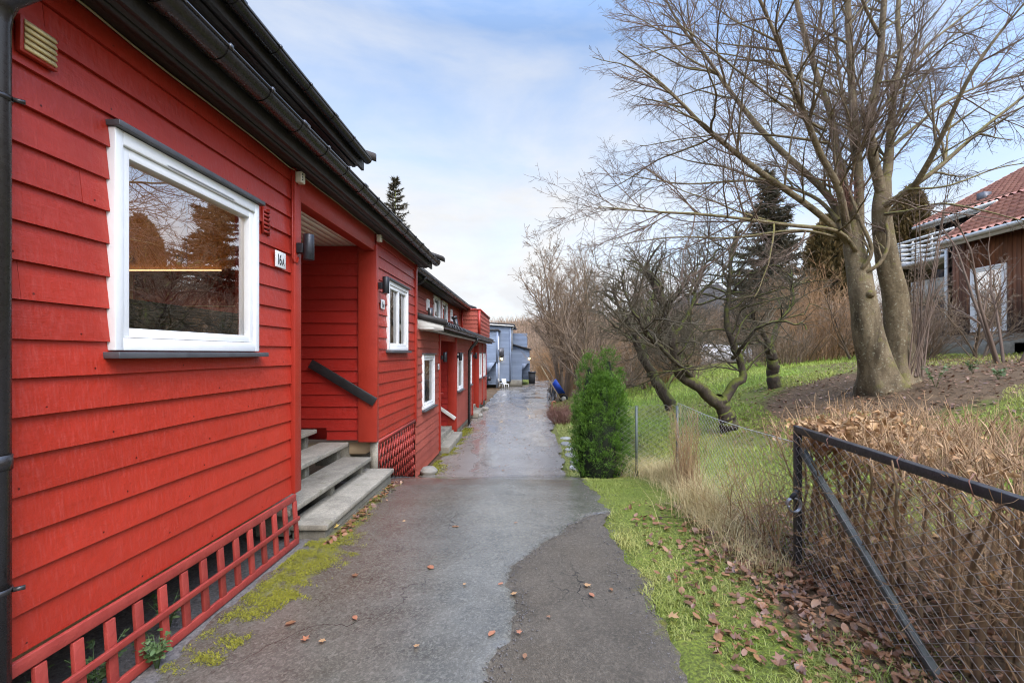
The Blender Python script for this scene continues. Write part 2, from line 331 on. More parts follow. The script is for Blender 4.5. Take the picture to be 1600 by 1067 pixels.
M = dict(
    red=siding_mat('red_painted_cladding', (.395, .030, .015), (.335, .024, .012), (.60, .17, .12)),
    red_shade=siding_mat('shaded_red_cladding', (.32, .016, .010), (.28, .014, .009), (.50, .08, .06)),  # cladding red darkened, porch shade put into the colour
    red_faded=siding_mat('faded_red_cladding', (.35, .080, .052), (.28, .060, .040), (.52, .22, .17), .6, .25),
    red_trim=pm('red_trim_paint', (.36, .030, .015), (.31, .024, .012), 4, .42, .12, .25, 70, tint=.1),
    red_lattice=pm('weathered_red_lattice_paint', (.34, .050, .035), (.26, .030, .022), 9, .55, .15, .3, 50, tint=.25),
    blue=siding_mat('blue_grey_cladding', (.20, .245, .315), (.17, .21, .275), (.34, .39, .46), .6, .25),
    blue_trim=pm('blue_grey_trim_paint', (.22, .265, .335), (.18, .22, .29), 4, .6, .1, .2, 60),
    white=pm('white_window_paint', (.87, .86, .83), (.81, .80, .77), 7, .38, .08, .08, 60),
    white_old=pm('off_white_paint', (.66, .65, .60), (.55, .54, .49), 7, .55, .1, .1, 60),
    porch_ceiling=pm('cream_porch_ceiling', (.90, .86, .77), (.84, .80, .71), 4, .6, .1, .1, 40),
    black_gutter=pm('black_gutter_steel', (.020, .017, .016), (.030, .026, .024), 10, .28, .08, .03, 40, spec=.5),
    black_fascia=pm('black_stained_board', (.020, .017, .015), (.032, .027, .024), 8, .55, .12, .25, 60),
    soffit=pm('dark_brown_soffit_board', (.030, .023, .019), (.042, .033, .027), 5, .6, .1, .2, 60),
    flashing=pm('grey_metal_flashing', (.085, .085, .09), (.12, .12, .125), 8, .45, .12, .1, 50, metal=.3),
    lampmetal=pm('anthracite_lamp_metal', (.025, .026, .03), (.04, .041, .046), 20, .4, .1, .05, 90, metal=.4),
    roof=pm('dark_roof_felt', (.035, .032, .03), (.06, .055, .05), 3, .85, .1, .5, 120),
    concrete=concrete_mat('weathered_concrete', (.30, .27, .21), (.20, .178, .138), (.10, .09, .07), (.13, .12, .055)),
    concrete_dark=concrete_mat('mossy_dark_concrete', (.22, .20, .155), (.15, .135, .10), (.07, .063, .05), (.10, .10, .045)),
    gravel=pm('grey_gravel', (.16, .145, .13), (.07, .062, .056), 48, .9, .05, 1.0, 60, detail=3),
    cream_vent=pm('cream_vent_plastic', (.80, .64, .32), (.72, .55, .26), 9, .5, .1, .1, 50),
    cream_box=pm('cream_plastic_box', (.62, .58, .46), (.56, .52, .41), 9, .45, .1, .05, 50),
    interior=pm('dim_interior_plaster', (.60, .42, .25), (.55, .38, .22), 3, .8, .05, .05, 40),
    cabinet=pm('amber_wood_cabinet_doors', (.55, .24, .06), (.45, .18, .04), 2, .4, .1, .1, 40, stretch=(6, 6, .8)),
    brass=pm('brass_knob', (.75, .50, .18), (.65, .42, .14), 9, .3, .1, 0, 50, metal=1),
    pleated=pm('grey_pleated_blind_fabric', (.085, .085, .08), (.065, .065, .06), 9, .9, .05, .2, 90),
    curtain=pm('pale_curtain_cloth', (.62, .62, .58), (.48, .48, .45), 2, .9, .05, .2, 20, stretch=(8, 8, .5)),
    glassdim=glass_mat('dull_window_glass', 1.5),
    shaderoom=pm('grey_green_room_behind_glass', (.20, .20, .155), (.09, .09, .07), 2.2, .9, .05, 0, 20),  # sheet colour stands for the dim room behind the door glass
    darkroom=pm('dark_room_behind_glass', (.05, .045, .04), (.03, .027, .024), 1.5, .9, .05, 0, 20),
    glass=glass_mat('window_glass', 6.5),
    led=emit_mat('warm_led_strip', (1.0, .66, .32), 2.6),
    added_roomlamp=emit_mat('added_warm_lamp', (1.0, .70, .40), 8.0),  # glow of the added, unseen kitchen lamp
    bulb=emit_mat('warm_wall_lamp_bulb', (1.0, .66, .28), 12.0),
    signwhite=pm('white_enamel_sign', (.78, .77, .73), (.72, .71, .67), 12, .3, .08, 0, 50),
    ink=pm('black_sign_ink', (.015, .015, .015), (.02, .02, .02), 12, .5, .05, 0, 50),
    handrail=pm('black_handrail_paint', (.012, .011, .011), (.022, .02, .02), 8, .4, .1, .1, 60),
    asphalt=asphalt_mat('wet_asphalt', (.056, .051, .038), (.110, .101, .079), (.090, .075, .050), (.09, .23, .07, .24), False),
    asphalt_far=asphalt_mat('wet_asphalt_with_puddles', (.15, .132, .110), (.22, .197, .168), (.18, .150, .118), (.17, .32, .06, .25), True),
    asphalt_old=asphalt_mat('old_dry_asphalt', (.050, .041, .028), (.092, .075, .053), (.078, .060, .038), (.72, .88, .8, 1.0), False),
    ground=ground_mat(),
    fencewire=pm('galvanised_wire', (.46, .44, .41), (.30, .29, .27), 30, .5, .1, 0, 50, metal=.1),
    fencepost=pm('black_painted_steel_post', (.018, .018, .019), (.040, .038, .035), 14, .45, .12, .2, 60),
    bracewood=pm('grey_green_steel_brace', (.055, .062, .055), (.085, .088, .075), 10, .55, .1, .2, 50),
    greenpost=pm('green_steel_post', (.06, .075, .06), (.085, .10, .085), 10, .5, .1, .1, 50),
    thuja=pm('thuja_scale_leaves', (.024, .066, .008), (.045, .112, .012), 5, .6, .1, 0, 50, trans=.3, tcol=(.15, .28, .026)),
    thuja_core=pm('thuja_dark_inside', (.006, .010, .003), (.010, .014, .004), 12, .9, .05, .8, 30),  # near-black filler, shade inside the foliage put into its colour
    cypress=pm('bronzed_cypress_leaves', (.060, .052, .018), (.095, .072, .024), 1.2, .7, .1, 0, 50, trans=.25, tcol=(.21, .135, .05)),
    spruce=pm('spruce_needles', (.030, .036, .020), (.055, .050, .028), 1.5, .65, .1, 0, 50, trans=.2, tcol=(.13, .095, .05)),
    grass=pm('verge_grass_blades', (.115, .160, .020), (.215, .255, .036), 2.5, .55, .1, 0, 50, trans=.25, tcol=(.36, .33, .09)),
    lawn=pm('lawn_grass_blades', (.20, .32, .026), (.31, .42, .044), .9, .55, .1, 0, 50, trans=.3, tcol=(.40, .38, .09)),
    straw=pm('dry_straw_grass', (.52, .39, .18), (.36, .26, .11), 6, .75, .1, 0, 50, trans=.3, tcol=(.52, .43, .22)),
    mossm=pm('yellow_green_moss', (.13, .125, .010), (.20, .19, .016), 14, .9, .05, 0, 50, trans=.2, tcol=(.26, .24, .02)),
    leaf_brown=pm('fallen_leaf_brown', (.22, .090, .038), (.33, .175, .080), 7, .34, .1, .2, 60, trans=.1, tcol=(.10, .050, .030)),
    leaf_orange=pm('fallen_leaf_orange', (.36, .15, .07), (.24, .09, .045), 40, .5, .1, .2, 60, tint=.3),
    leaf_yellow=pm('fallen_leaf_yellow', (.62, .42, .10), (.50, .33, .09), 11, .5, .1, .2, 60, tint=.2),
    leaf_tan=pm('withered_tan_leaf', (.36, .19, .08), (.22, .105, .045), 16, .6, .1, .3, 60, trans=.2, tcol=(.50, .31, .14)),
    hedge=bark_mat('hedge_stem_bark', (.27, .175, .09), (.11, .075, .045), lichen=(.20, .19, .13), scale=14),
    hedgetwig=pm('hedge_twigs', (.27, .155, .068), (.15, .085, .042), 5, .75, .1, 0, 50, tcol=(.42, .27, .14)),
    beech=bark_mat('beech_bark', (.235, .178, .102), (.115, .082, .045), moss=(.14, .125, .026), mossamt=.37, lichen=(.34, .31, .21), scale=8, bump=1.0, streak=True),
    beech_twig=pm('beech_twigs', (.11, .07, .048), (.16, .11, .075), 3, .8, .1, 0, 50),
    apple=bark_mat('mossy_apple_bark', (.085, .064, .048), (.038, .028, .021), moss=(.11, .125, .018), mossamt=.44, scale=12, bump=1.0),
    apple_twig=pm('apple_twigs', (.075, .058, .035), (.12, .10, .06), 4, .85, .1, 0, 50),
    brush=pm('russet_brushwood', (.29, .16, .075), (.155, .088, .047), .8, .85, .1, 0, 50, tcol=(.36, .21, .095)),
    grey_twig=pm('grey_brown_twigs', (.155, .108, .068), (.085, .060, .040), 2, .85, .1, 0, 50, tcol=(.27, .185, .11)),
    hill=pm('wooded_hill_brush', (.26, .185, .13), (.16, .118, .085), .12, .95, .05, 0, 50, tcol=(.36, .24, .15)),
    tile=roof_tile_mat('orange_clay_roof_tiles'),
    boards=boards_mat('brown_board_cladding', (.235, .088, .036), (.15, .056, .025), (.045, .030, .025)),
    darkboards=pm('dark_weathered_planks', (.045, .038, .034), (.075, .062, .055), 4, .8, .1, .2, 40, tint=.3, stretch=(6, 6, .6)),
    wood=pm('bare_wood_handle', (.42, .33, .20), (.34, .26, .15), 8, .6, .1, .1, 50),
    bluetub=pm('blue_plastic', (.015, .06, .36), (.012, .05, .30), 5, .4, .1, .05, 40),
    rubber=pm('black_rubber', (.018, .018, .018), (.028, .028, .028), 20, .7, .1, .1, 80),
    steel=pm('grey_steel', (.35, .35, .36), (.28, .28, .29), 20, .35, .1, 0, 80, metal=.8),
    redbush=pm('russet_low_shrub', (.16, .075, .052), (.10, .045, .035), 3, .85, .1, 0, 50, tcol=(.24, .12, .08)),
    stone=pm('pale_edging_stone', (.27, .25, .21), (.18, .17, .14), 6, .9, .05, .6, 40, tint=.3),
    weed=pm('green_weed_leaves', (.055, .11, .028), (.085, .15, .04), 10, .55, .1, .1, 50, trans=.3, tcol=(.16, .22, .09)),
    cable=pm('grey_cable_sheath', (.42, .36, .26), (.34, .28, .20), 12, .5, .1, 0, 50),
    plaster=pm('pale_plaster', (.52, .46, .36), (.45, .39, .30), 2, .85, .05, .1, 40),
)
# ------------------------------------------------------------------ the lie of the land
def sm(a, b, x):
    t = np.clip((np.asarray(x, float) - a) / (b - a), 0, 1); return t * t * (3 - 2 * t)
def zpath(Y):
    Y = np.asarray(Y, float)
    return np.interp(Y, [-50, 5.6, 6.3, 6.75, 7.2, 8.9, 9.3, 10.2, 25, 50, 400], [0.05, 0.0, -.015, -.06, -.16, -.585, -.66, -.70, -.78, -.85, -.9])
def zgarden(X, Y):
    rise = np.interp(X, [-90, 2.2, 3.0, 3.9, 5.2, 6.85, 8.4, 10, 12.5, 15, 30, 90], [0, 0, .05, .20, .58, 1.13, 1.38, 1.52, 1.70, 1.82, 2.6, 5.0])
    base = np.interp(Y, [-50, 8, 11, 16, 30, 60], [0.02, 0.0, -.03, -.08, -.35, -.6])
    return rise * np.interp(Y, [-50, 25, 40, 60], [1, 1, .6, .3]) + base
def zground(X, Y):
    X = np.asarray(X, float); Y = np.asarray(Y, float)
    w = sm(1.0, 2.6, X - np.interp(Y, [0, 20, 60], [0, .1, 1.0]))
    z = zpath(Y) * (1 - w) + zgarden(X, Y) * w
    # low wooded ridge far beyond the lane
    z = z + sm(70, 150, Y) * (9 + 2.0 * np.sin(X * .04 + 1)) + sm(60, 130, X) * 6
    return z
def gz(x, y): return float(zground(x, y))

YS = [-6, 2.0, 5, 9, 15, 20, 30, 35.5, 37.5, 40, 47, 56]
def path_l(Y): return np.interp(Y, YS, [-2.02, -2.02, -2.0, -2.1, -2.15, -2.15, -2.15, -2.1, -.6, .05, .1, .2])
def path_r(Y): return np.interp(Y, YS, [.86, .84, .85, .72, .84, .92, 1.2, 1.4, 1.5, 1.6, 2.0, 2.6])
def rag(Y, seed, amps=((1.1, .05), (3.7, .03), (11, .015))):
    r = np.random.default_rng(seed); s = np.zeros_like(np.asarray(Y, float))
    for f, a in amps: s = s + a * np.sin(np.asarray(Y) * f * 2 * np.pi / 3 + r.uniform(0, 6.28)) + a * .6 * np.sin(np.asarray(Y) * f * 3.1 + r.uniform(0, 6.28))
    return s

def grid_mesh(xs, ys, zf, tf):
    X, Y = np.meshgrid(xs, ys); Z = zf(X, Y); V = np.stack([X, Y, Z], -1).reshape(-1, 3)
    n, m = len(ys), len(xs); i = np.arange(n - 1)[:, None] * m + np.arange(m - 1)[None, :]
    q = np.stack([i, i + 1, i + m + 1, i + m], -1).reshape(-1, 4)
    return MB().add(V, q, tint=tf(X, Y).ravel())

def ground_z(X, Y):
    z = zground(X, Y)
    inside = (X > path_l(Y) + .06) & (X < path_r(Y) - .06) & (Y < 55)
    z = z - np.where(inside, .05, 0)
    under = (X < -1.9) & (Y < 9.4)
    return z - np.where(under, .03, 0)
def ground_t(X, Y):
    t = np.where((X > .6) & (X < 2.3) & (Y < 9), .33, .12)
    t = np.where(X < -1.85, .95, t)
    litter = sm(1.35, 2.0, X) * (1 - sm(4.6, 6.2, Y)) * (1 - sm(3.8, 4.6, X)); t = np.maximum(t, litter * 1.0)
    d = np.hypot((X - 7.6) / 1.25, (Y - 9.2) / 1.0); t = np.maximum(t, (1 - sm(1.2, 4.0, d)) * .95)
    t = np.maximum(t, sm(7.5, 9, X) * (1 - sm(14.8, 16.5, Y)) * .62)
    t = np.maximum(t, .42 * sm(3.6, 5.0, X) * (1 - sm(10.5, 13, Y)))
    back = sm(19, 23, Y - np.clip((4 - X), 0, 5) * 1.5) * .9; t = np.maximum(t, np.where(X > 1, back, 0))
    t = np.maximum(t, sm(55, 60, Y))
    t = np.maximum(t, np.where((X > .6) & (X < 2.4), sm(8.5, 9.5, Y) * .45, 0))
    return t
xs = np.unique(np.concatenate([np.linspace(-90, -6, 12), np.linspace(-6, -2.6, 6), np.arange(-2.6, 4.2, .13), np.arange(4.2, 18, .45), np.linspace(18, 95, 20)]))
ys = np.unique(np.concatenate([np.linspace(-14, 0, 8), np.arange(0, 12, .15), np.arange(12, 32, .5), np.arange(32, 60, 1.6), np.linspace(60, 260, 26)]))
tag(grid_mesh(xs, ys, ground_z, ground_t).build('ground', M['ground'], smooth=True), kind='structure')

def strip(name, mat, yv, lf, rf, zoff, n=28, tf=None, skirt=.0):
    yv = np.asarray(yv); l, r = lf(yv), rf(yv); s = np.linspace(0, 1, n)
    X = l[:, None] + (r - l)[:, None] * s[None, :]; Y = np.repeat(yv[:, None], n, 1)
    Z = zpath(Y) + zoff + .012 * np.sin(X * 1.9 + .5) * np.sin(Y * .8) * (1 if zoff > 0 else 1)
    if skirt: Z[:, -1] -= skirt
    V = np.stack([X, Y, Z], -1).reshape(-1, 3); k = np.arange(len(yv) - 1)[:, None] * n + np.arange(n - 1)[None, :]
    q = np.stack([k, k + 1, k + n + 1, k + n], -1).reshape(-1, 4)
    t = tf(X, Y).ravel() if tf else np.zeros(X.size)
    return tag(MB().add(V, q, tint=t).build(name, mat, smooth=True), kind='structure')

def moss_near(X, Y):
    a = np.interp(Y, [2.2, 2.9, 3.4, 4.4, 4.7, 6.2, 6.7], [0, .36, .66, .66, .55, .5, .2])
    w = np.interp(Y, [2.5, 3.4, 4.2, 4.8, 6.4], [.22, .34, .40, .28, .20])
    t = a * np.clip(1.25 - np.abs(X + 1.86) / w, 0, 1)
    return t + .12 * np.clip((X - .65) / .2, 0, 1)
def edge_new(Y):
    e = np.interp(Y, [-6, 1.5, 2.5, 3.0, 3.4, 3.78, 4.15, 4.5, 4.85, 5.1, 5.2, 5.35], [-.5, -.35, -.22, -.13, -.12, -.17, .0, .2, .42, .62, .80, .90])
    r = rag(Y, 5, ((2.3, .020), (7.0, .014), (19, .009)))
    e = e + r
    pr = path_r(Y) + rag(Y, 3)
    return np.where(Y > 5.2, pr, np.minimum(e, pr))
yn = np.concatenate([np.arange(-5, 1, .25), np.arange(1, 9.0, .035)])
strip('path_surface', M['asphalt'], yn, lambda Y: path_l(Y) + rag(Y, 1) * .7, edge_new, .016, 48, moss_near, .014)
yo = np.arange(-5, 5.75, .06)
strip('path_old_surface', M['asphalt_old'], yo, lambda Y: np.full_like(Y, -.9), lambda Y: path_r(Y) + rag(Y, 3), .002, 40,
      lambda X, Y: .50 * np.clip((X - .50) / .35, 0, 1) + .05)
yf = np.concatenate([np.arange(8.97, 30, .12), np.arange(30, 56, .5)])
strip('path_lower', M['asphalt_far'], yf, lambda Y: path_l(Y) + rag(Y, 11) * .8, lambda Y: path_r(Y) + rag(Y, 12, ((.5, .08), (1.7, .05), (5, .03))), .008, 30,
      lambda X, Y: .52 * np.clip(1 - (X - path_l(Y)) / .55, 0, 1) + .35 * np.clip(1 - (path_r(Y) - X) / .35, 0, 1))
tag(MB().add(*(lambda V, q: (V, q))(*(lambda X, Y: (np.stack([X, Y, zpath(Y) + .006], -1).reshape(-1, 3),
     (lambda i, m: np.stack([i, i + 1, i + m + 1, i + m], -1).reshape(-1, 4))(np.arange(X.shape[0] - 1)[:, None] * X.shape[1] + np.arange(X.shape[1] - 1)[None, :], X.shape[1])))(
     *np.meshgrid(np.linspace(-8, -1.93, 12), np.arange(-2, 9.3, .2))))).build('gravel_strip', M['gravel'], smooth=True), kind='structure')

# ------------------------------------------------------------------ timber house kit
class Fr:
    """wall frame: s runs along the wall, off outwards, z up"""
    def __init__(self, o, u, n): self.o, self.u, self.n = np.array([o[0], o[1], 0.]), np.array([u[0], u[1], 0.]), np.array([n[0], n[1], 0.])
    def __call__(self, s, off, z): return self.o + self.u * s + self.n * off + np.array([0, 0, z])
    def box(self, mb, s0, s1, f0, f1, z0, z1, tint=.5):
        return mb.obox(self(s0, f0, z0), self.u * (s1 - s0), self.n * (f1 - f0), (0, 0, z1 - z0), tint)

PITCH = .168
def siding(mb, fr, s0, s1, z0, z1, holes=(), pitch=PITCH, proud=.025, joints=True, rnd=None, phase=None, nails=False):
    rnd = rnd or random.Random(int(abs(s0 * 31 + z0 * 17) * 100) + 3)
    zb = z0 if phase is None else phase + math.floor((z0 - phase) / pitch + 1e-6) * pitch
    while zb < z1 - .004:
        za, zt = max(zb, z0), min(zb + pitch, z1)
        wob = rnd.uniform(-.003, .003)
        off = lambda z: proud + wob - (proud - .006) * (z - zb) / pitch
        cuts = [s0]
        if joints:
            c = s0 + rnd.uniform(.8, 4.2)
            while c < s1 - .5: cuts.append(c); c += rnd.uniform(2.2, 4.4)
        cuts.append(s1)
        for a, b in zip(cuts, cuts[1:]):
            t = rnd.uniform(.1, .9); g = .0012
            rects = [(a + g if a > s0 else a, b - g if b < s1 else b, za, zt)]
            for (h0, h1, hz0, hz1) in holes:
                nr = []
                for (p, q, r_, w) in rects:
                    if q <= h0 or p >= h1 or w <= hz0 or r_ >= hz1: nr.append((p, q, r_, w)); continue
                    if p < h0: nr.append((p, h0, r_, w))
                    if q > h1: nr.append((h1, q, r_, w))
                    if r_ < hz0: nr.append((max(p, h0), min(q, h1), r_, hz0))
                    if w > hz1: nr.append((max(p, h0), min(q, h1), hz1, w))
                rects = nr
            for (p, q, r_, w) in rects:
                f0, f1 = off(r_), off(w)
                n = max(1, int((q - p) / .5)); sv = np.linspace(p, q, n + 1)
                jz = [rnd.uniform(-.0022, .0022) for _ in sv]; jo = [rnd.uniform(-.0015, .0015) for _ in sv]
                for i in range(n):
                    dz0, dz1 = (jz[i], jz[i + 1]) if r_ == zb else (0, 0)
                    mb.quad(fr(sv[i], f0 + jo[i], r_ + dz0), fr(sv[i + 1], f0 + jo[i + 1], r_ + dz1), fr(sv[i + 1], f1, w), fr(sv[i], f1, w), t)
                    mb.quad(fr(sv[i], .0, r_ + dz0), fr(sv[i + 1], .0, r_ + dz1), fr(sv[i + 1], f0 + jo[i + 1], r_ + dz1), fr(sv[i], f0 + jo[i], r_ + dz0), t)
                mb.quad(fr(p, 0, r_), fr(p, f0, r_), fr(p, f1, w), fr(p, 0, w), t); mb.quad(fr(q, f0, r_), fr(q, 0, r_), fr(q, 0, w), fr(q, f1, w), t)
            if nails:
                q = a + .06
                while q < b:
                    if not any(h0 - .03 < q < h1 + .03 and hz0 - .05 < zb + .04 < hz1 for h0, h1, hz0, hz1 in holes) and rnd.random() < .8:
                        cs, cz = q + rnd.uniform(-.01, .01), za + .032; o_ = proud - (proud - .006) * (cz - zb) / pitch + wob + .0015
                        if cz < zt: mb.add([fr(cs + .0055 * math.cos(k), o_, cz + .0055 * math.sin(k)) for k in np.arange(6) * math.pi / 3], [[0, 1, 2, 3], [0, 3, 4, 5]], tint=-2.2)
                    q += .60
        zb += pitch
    return mb

def ring(mb, fr, s0, s1, z0, z1, w, f0, f1, wb=None, wt=None):
    """rectangular frame of four butted members"""
    wb = wb or w; wt = wt or w
    fr.box(mb, s0, s0 + w, f0, f1, z0, z1); fr.box(mb, s1 - w, s1, f0, f1, z0, z1)
    fr.box(mb, s0 + w, s1 - w, f0, f1, z0, z0 + wb); fr.box(mb, s0 + w, s1 - w, f0, f1, z1 - wt, z1)

def window(parent, fr, s0, s1, z0, z1, backing='curtain', deep=False, mullions=(), flash=True, vent=False, name='window', casing=.065, sash=.055, label=None, small=False, cover=1.0, hx=0.0):
    """window > sash, pane, flashings, backing; s0..s1 and z0..z1 are the outside of the casing"""
    mb = MB(); ring(mb, fr, s0, s1, z0, z1, casing, -.04, .052, casing * .9 + hx, casing + hx)
    w = mb.build(name, M['white'], parent, bevel=.004)
    if label: w['label'] = label
    a0, a1, b0, b1 = s0 + casing + .004, s1 - casing - .004, z0 + casing * .9 + hx + .004, z1 - casing - hx - .004
    sb = MB(); ring(sb, fr, a0, a1, b0, b1, sash, -.035, .036)
    for mpos in mullions: c = a0 + (a1 - a0) * mpos; fr.box(sb, c - .035, c + .035, -.034, .034, b0 + sash, b1 - sash)
    if vent:
        c = (a0 + a1) / 2; fr.box(sb, c - .30, c + .34, .038, .052, b1 + .006, b1 + .020)
    sb.build('sash', M['white'], w, bevel=.003)
    g = MB(); g.quad(fr(a0 + sash, -.006, b0 + sash), fr(a1 - sash, -.006, b0 + sash), fr(a1 - sash, -.006, b1 - sash), fr(a0 + sash, -.006, b1 - sash)); g.build('pane', M['glass'], w)
    if flash:
        f = MB(); fr.box(f, s0 - .03, s1 + .05, .0, .10, z0 - .042, z0 - .008); f.build('sill_flashing', M['flashing'], w, bevel=.003)
        f = MB(); fr.box(f, s0 - .012, s1 + .03, .0, .085, z1 + .003, z1 + .034); f.build('head_flashing', M['flashing'], w, bevel=.003)
    if backing == 'curtain':
        n = 40; sv = np.linspace(a0 + sash - .02, a1 - sash + .02, n); zt = b1 - sash + .02; zb = zt - (b1 - b0 - 2 * sash + .04) * cover
        V = []
        for i, q in enumerate(sv):
            o = -.034 + .006 * math.sin(i * 1.1); V += [fr(q, o, zb), fr(q, o, zt)]
        MB().add(V, [[2 * i, 2 * i + 2, 2 * i + 3, 2 * i + 1] for i in range(n - 1)]).build('curtain', M['curtain'], w)
        if cover < 1:
            k = MB(); fr.box(k, a0, a1, -.052, -.046, b0, b1); k.build('dark_room', M['darkroom'], w)
    elif backing == 'dark':
        k = MB(); fr.box(k, a0, a1, -.052, -.046, b0, b1); k.build('dark_room', M['darkroom'], w)  # thin sheet, the unlit room's darkness put into its colour
    return w

def gutter(parent, X, Y0, Y1, z, r=.068, brk=.62, name='gutter'):
    """half-round gutter along Y with clips"""
    mb = MB(); n = 12; a = np.linspace(np.pi, 2 * np.pi, n)
    prof = [(r * math.cos(q), r * math.sin(q)) for q in a] + [((r - .006) * math.cos(q), (r - .006) * math.sin(q)) for q in a[::-1]]
    V = []; yy = [Y0, Y1]
    for y in yy: V += [(X + p[0], y, z + p[1]) for p in prof]
    k = len(prof); mb.add(V, [[i, (i + 1) % k, k + (i + 1) % k, k + i] for i in range(k)])
    mb.tube([(X + r, Y0, z + .004), (X + r, Y1, z + .004)], .010, 8)
    for y in (Y0, Y1 - .012):
        mb.prism([(X + r * math.cos(q), y, z + r * math.sin(q)) for q in a], (0, .012, 0))
    g = mb.build(name, M['black_gutter'], parent, smooth=False)
    for p in g.data.polygons: p.use_smooth = abs(p.normal.y) < .5
    y = Y0 + .2; j = 0; first = {}
    while y < Y1 - .1:
        rr = r + .005; wd = .03 if j % 3 else .10
        if wd not in first:
            c = MB(); V = []
            for yy in (0, wd): V += [(rr * math.cos(q), yy, rr * math.sin(q)) for q in np.linspace(np.pi, 2 * np.pi, n)]
            c.add(V, [[i, i + 1, n + i + 1, n + i] for i in range(n - 1)]); c.box(r - .004, r + .016, 0, wd, -.012, .018)
            k_ = c.build('gutter_clip', M['black_gutter'], None, origin=(0, 0, 0)); first[wd] = k_
        else: k_ = first[wd].copy(); C.objects.link(k_)
        k_.parent = g; k_.location = Vector((X, y, z)) - world_loc(g)
        y += brk; j += 1
    return g

def corner_board(parent, fr, s0, s1, z0, z1, f=.05, name='corner_board', mat='red_trim'):
    mb = MB(); fr.box(mb, s0, s1, -.02, f, z0, z1); return mb.build(name, M[mat], parent, bevel=.004)

# ------------------------------------------------------------------ nearest row house (number 16)
XW = -2.2
FX = Fr((XW, 0), (0, 1), (1, 0))             # wall along the lane
A = thing('row_house', 'glossy red timber row house nearest on the left, with open porch and concrete steps', 'house', (XW, 4.5, 0))
ZB, ZE = .468, 3.45                          # foot of cladding, soffit
NW = (2.455, 3.765, 1.765, 2.925)            # kitchen window casing
mb = MB(); siding(mb, FX, -2.0, 4.33, ZB, ZE, [NW], phase=ZB, nails=True)
mb.build('wall', M['red'], A)
# sheathing behind the cladding, opening left for the kitchen window
sh = MB()
for s0, s1, z0, z1 in ((-2, NW[0], ZB, ZE), (NW[1], 4.36, ZB, ZE), (NW[0], NW[1], ZB, NW[2]), (NW[0], NW[1], NW[3], ZE)): FX.box(sh, s0, s1, -.14, -.004, z0 + .005, z1)
sh.build('wall_sheathing', M['red_shade'], A)
wk = window(A, FX, *NW, backing=None, vent=True, casing=.052, sash=.05, hx=.02, label='large near kitchen window with pleated blind and lit cupboards behind')
bl = MB()
for i in range(9):
    z = 1.87 + i * .021; bl.quad(FX(2.49, -.07, z), FX(3.70, -.07, z), FX(3.70, -.085, z + .0105), FX(2.49, -.085, z + .0105)); bl.quad(FX(2.49, -.085, z + .0105), FX(3.70, -.085, z + .0105), FX(3.70, -.07, z + .021), FX(2.49, -.07, z + .021))
bl.build('pleated_blind', M['pleated'], wk)
# second unit: wall beyond the porch
W2 = (7.24, 8.40, 1.80, 2.87)
mb = MB(); siding(mb, FX, 6.74, 9.0, .513, ZE, [W2], phase=ZB - 2 * PITCH, nails=True); mb.build('wall', M['red'], A)
sh = MB(); FX.box(sh, 6.71, 9.06, -.14, -.055, .52, ZE); sh.build('wall_sheathing', M['red_shade'], A)
window(A, FX, *W2, backing='curtain', mullions=(.52,), casing=.06, sash=.05, label='two-light window with pale curtains in the farther wall')
corner_board(A, FX, 4.33, 4.45, ZB, ZE - .004, .055); corner_board(A, FX, 9.0, 9.09, .45, ZE - .004, .05)
# porch recess
FR = Fr((0, 6.69), (1, 0), (0, -1))          # recess end wall faces the camera
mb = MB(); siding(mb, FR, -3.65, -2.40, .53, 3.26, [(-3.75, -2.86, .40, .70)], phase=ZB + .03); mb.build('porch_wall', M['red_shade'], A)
sh = MB(); sh.box(-3.65, -2.345, 6.692, 6.82, .535, 3.4); sh.build('porch_sheathing', M['red_shade'], A)
mb = MB(); mb.box(-2.405, XW + .055, 6.64, 6.74, .505, 3.27); mb.build('porch_post', M['red_trim'], A, bevel=.005)
mb = MB(); mb.box(-2.31, XW + .03, 4.45, 6.64, 3.185, ZE - .004); mb.build('porch_beam', M['red_trim'], A, bevel=.004)
pc = MB()
for i in range(13): pc.box(-3.65 + i * .105, -3.65 + i * .105 + .101, 4.40, 6.688, 3.262, 3.275, random.random())
pc.build('porch_ceiling', M['porch_ceiling'], A)
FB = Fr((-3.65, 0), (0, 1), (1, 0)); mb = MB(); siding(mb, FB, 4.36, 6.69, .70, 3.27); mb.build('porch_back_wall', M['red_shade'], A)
dm = MB(); FB.box(dm, 4.8, 5.8, .028, .06, .72, 2.85); dm.build('front_door', M['red_trim'], A, bevel=.006)
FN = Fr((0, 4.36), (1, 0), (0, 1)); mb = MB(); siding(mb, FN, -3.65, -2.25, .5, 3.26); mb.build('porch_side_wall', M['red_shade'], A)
# soffit, fascia, gutter, lower roof
so = MB(); so.box(-2.26, -1.97, -2, 9.40, ZE, ZE + .018); so.build('soffit', M['soffit'], A)
so = MB(); so.box(-2.10, -2.04, -2, 9.40, ZE - .014, ZE - .001); so.build('soffit_batten', M['black_fascia'], A)
fa = MB(); fa.box(-1.97, -1.935, -2, 9.42, ZE - .03, ZE + .16); fa.build('fascia', M['black_fascia'], A, bevel=.004)
gutter(A, -1.86, -2, 9.46, 3.565, r=.078, brk=.46)
rf = MB(); rf.prism([(-1.90, -2, 3.60), (-2.95, -2, 3.98), (-2.95, -2, 4.05), (-1.90, -2, 3.66)], (0, 11.42, 0)); rf.build('lower_roof', M['roof'], A)
bg = MB(); bg.prism([(-1.72, 9.42, 3.60), (-2.95, 9.42, 4.04), (-2.95, 9.42, 4.12), (-1.72, 9.42, 3.68)], (0, .22, 0)); bg.build('barge_board', M['black_fascia'], A)
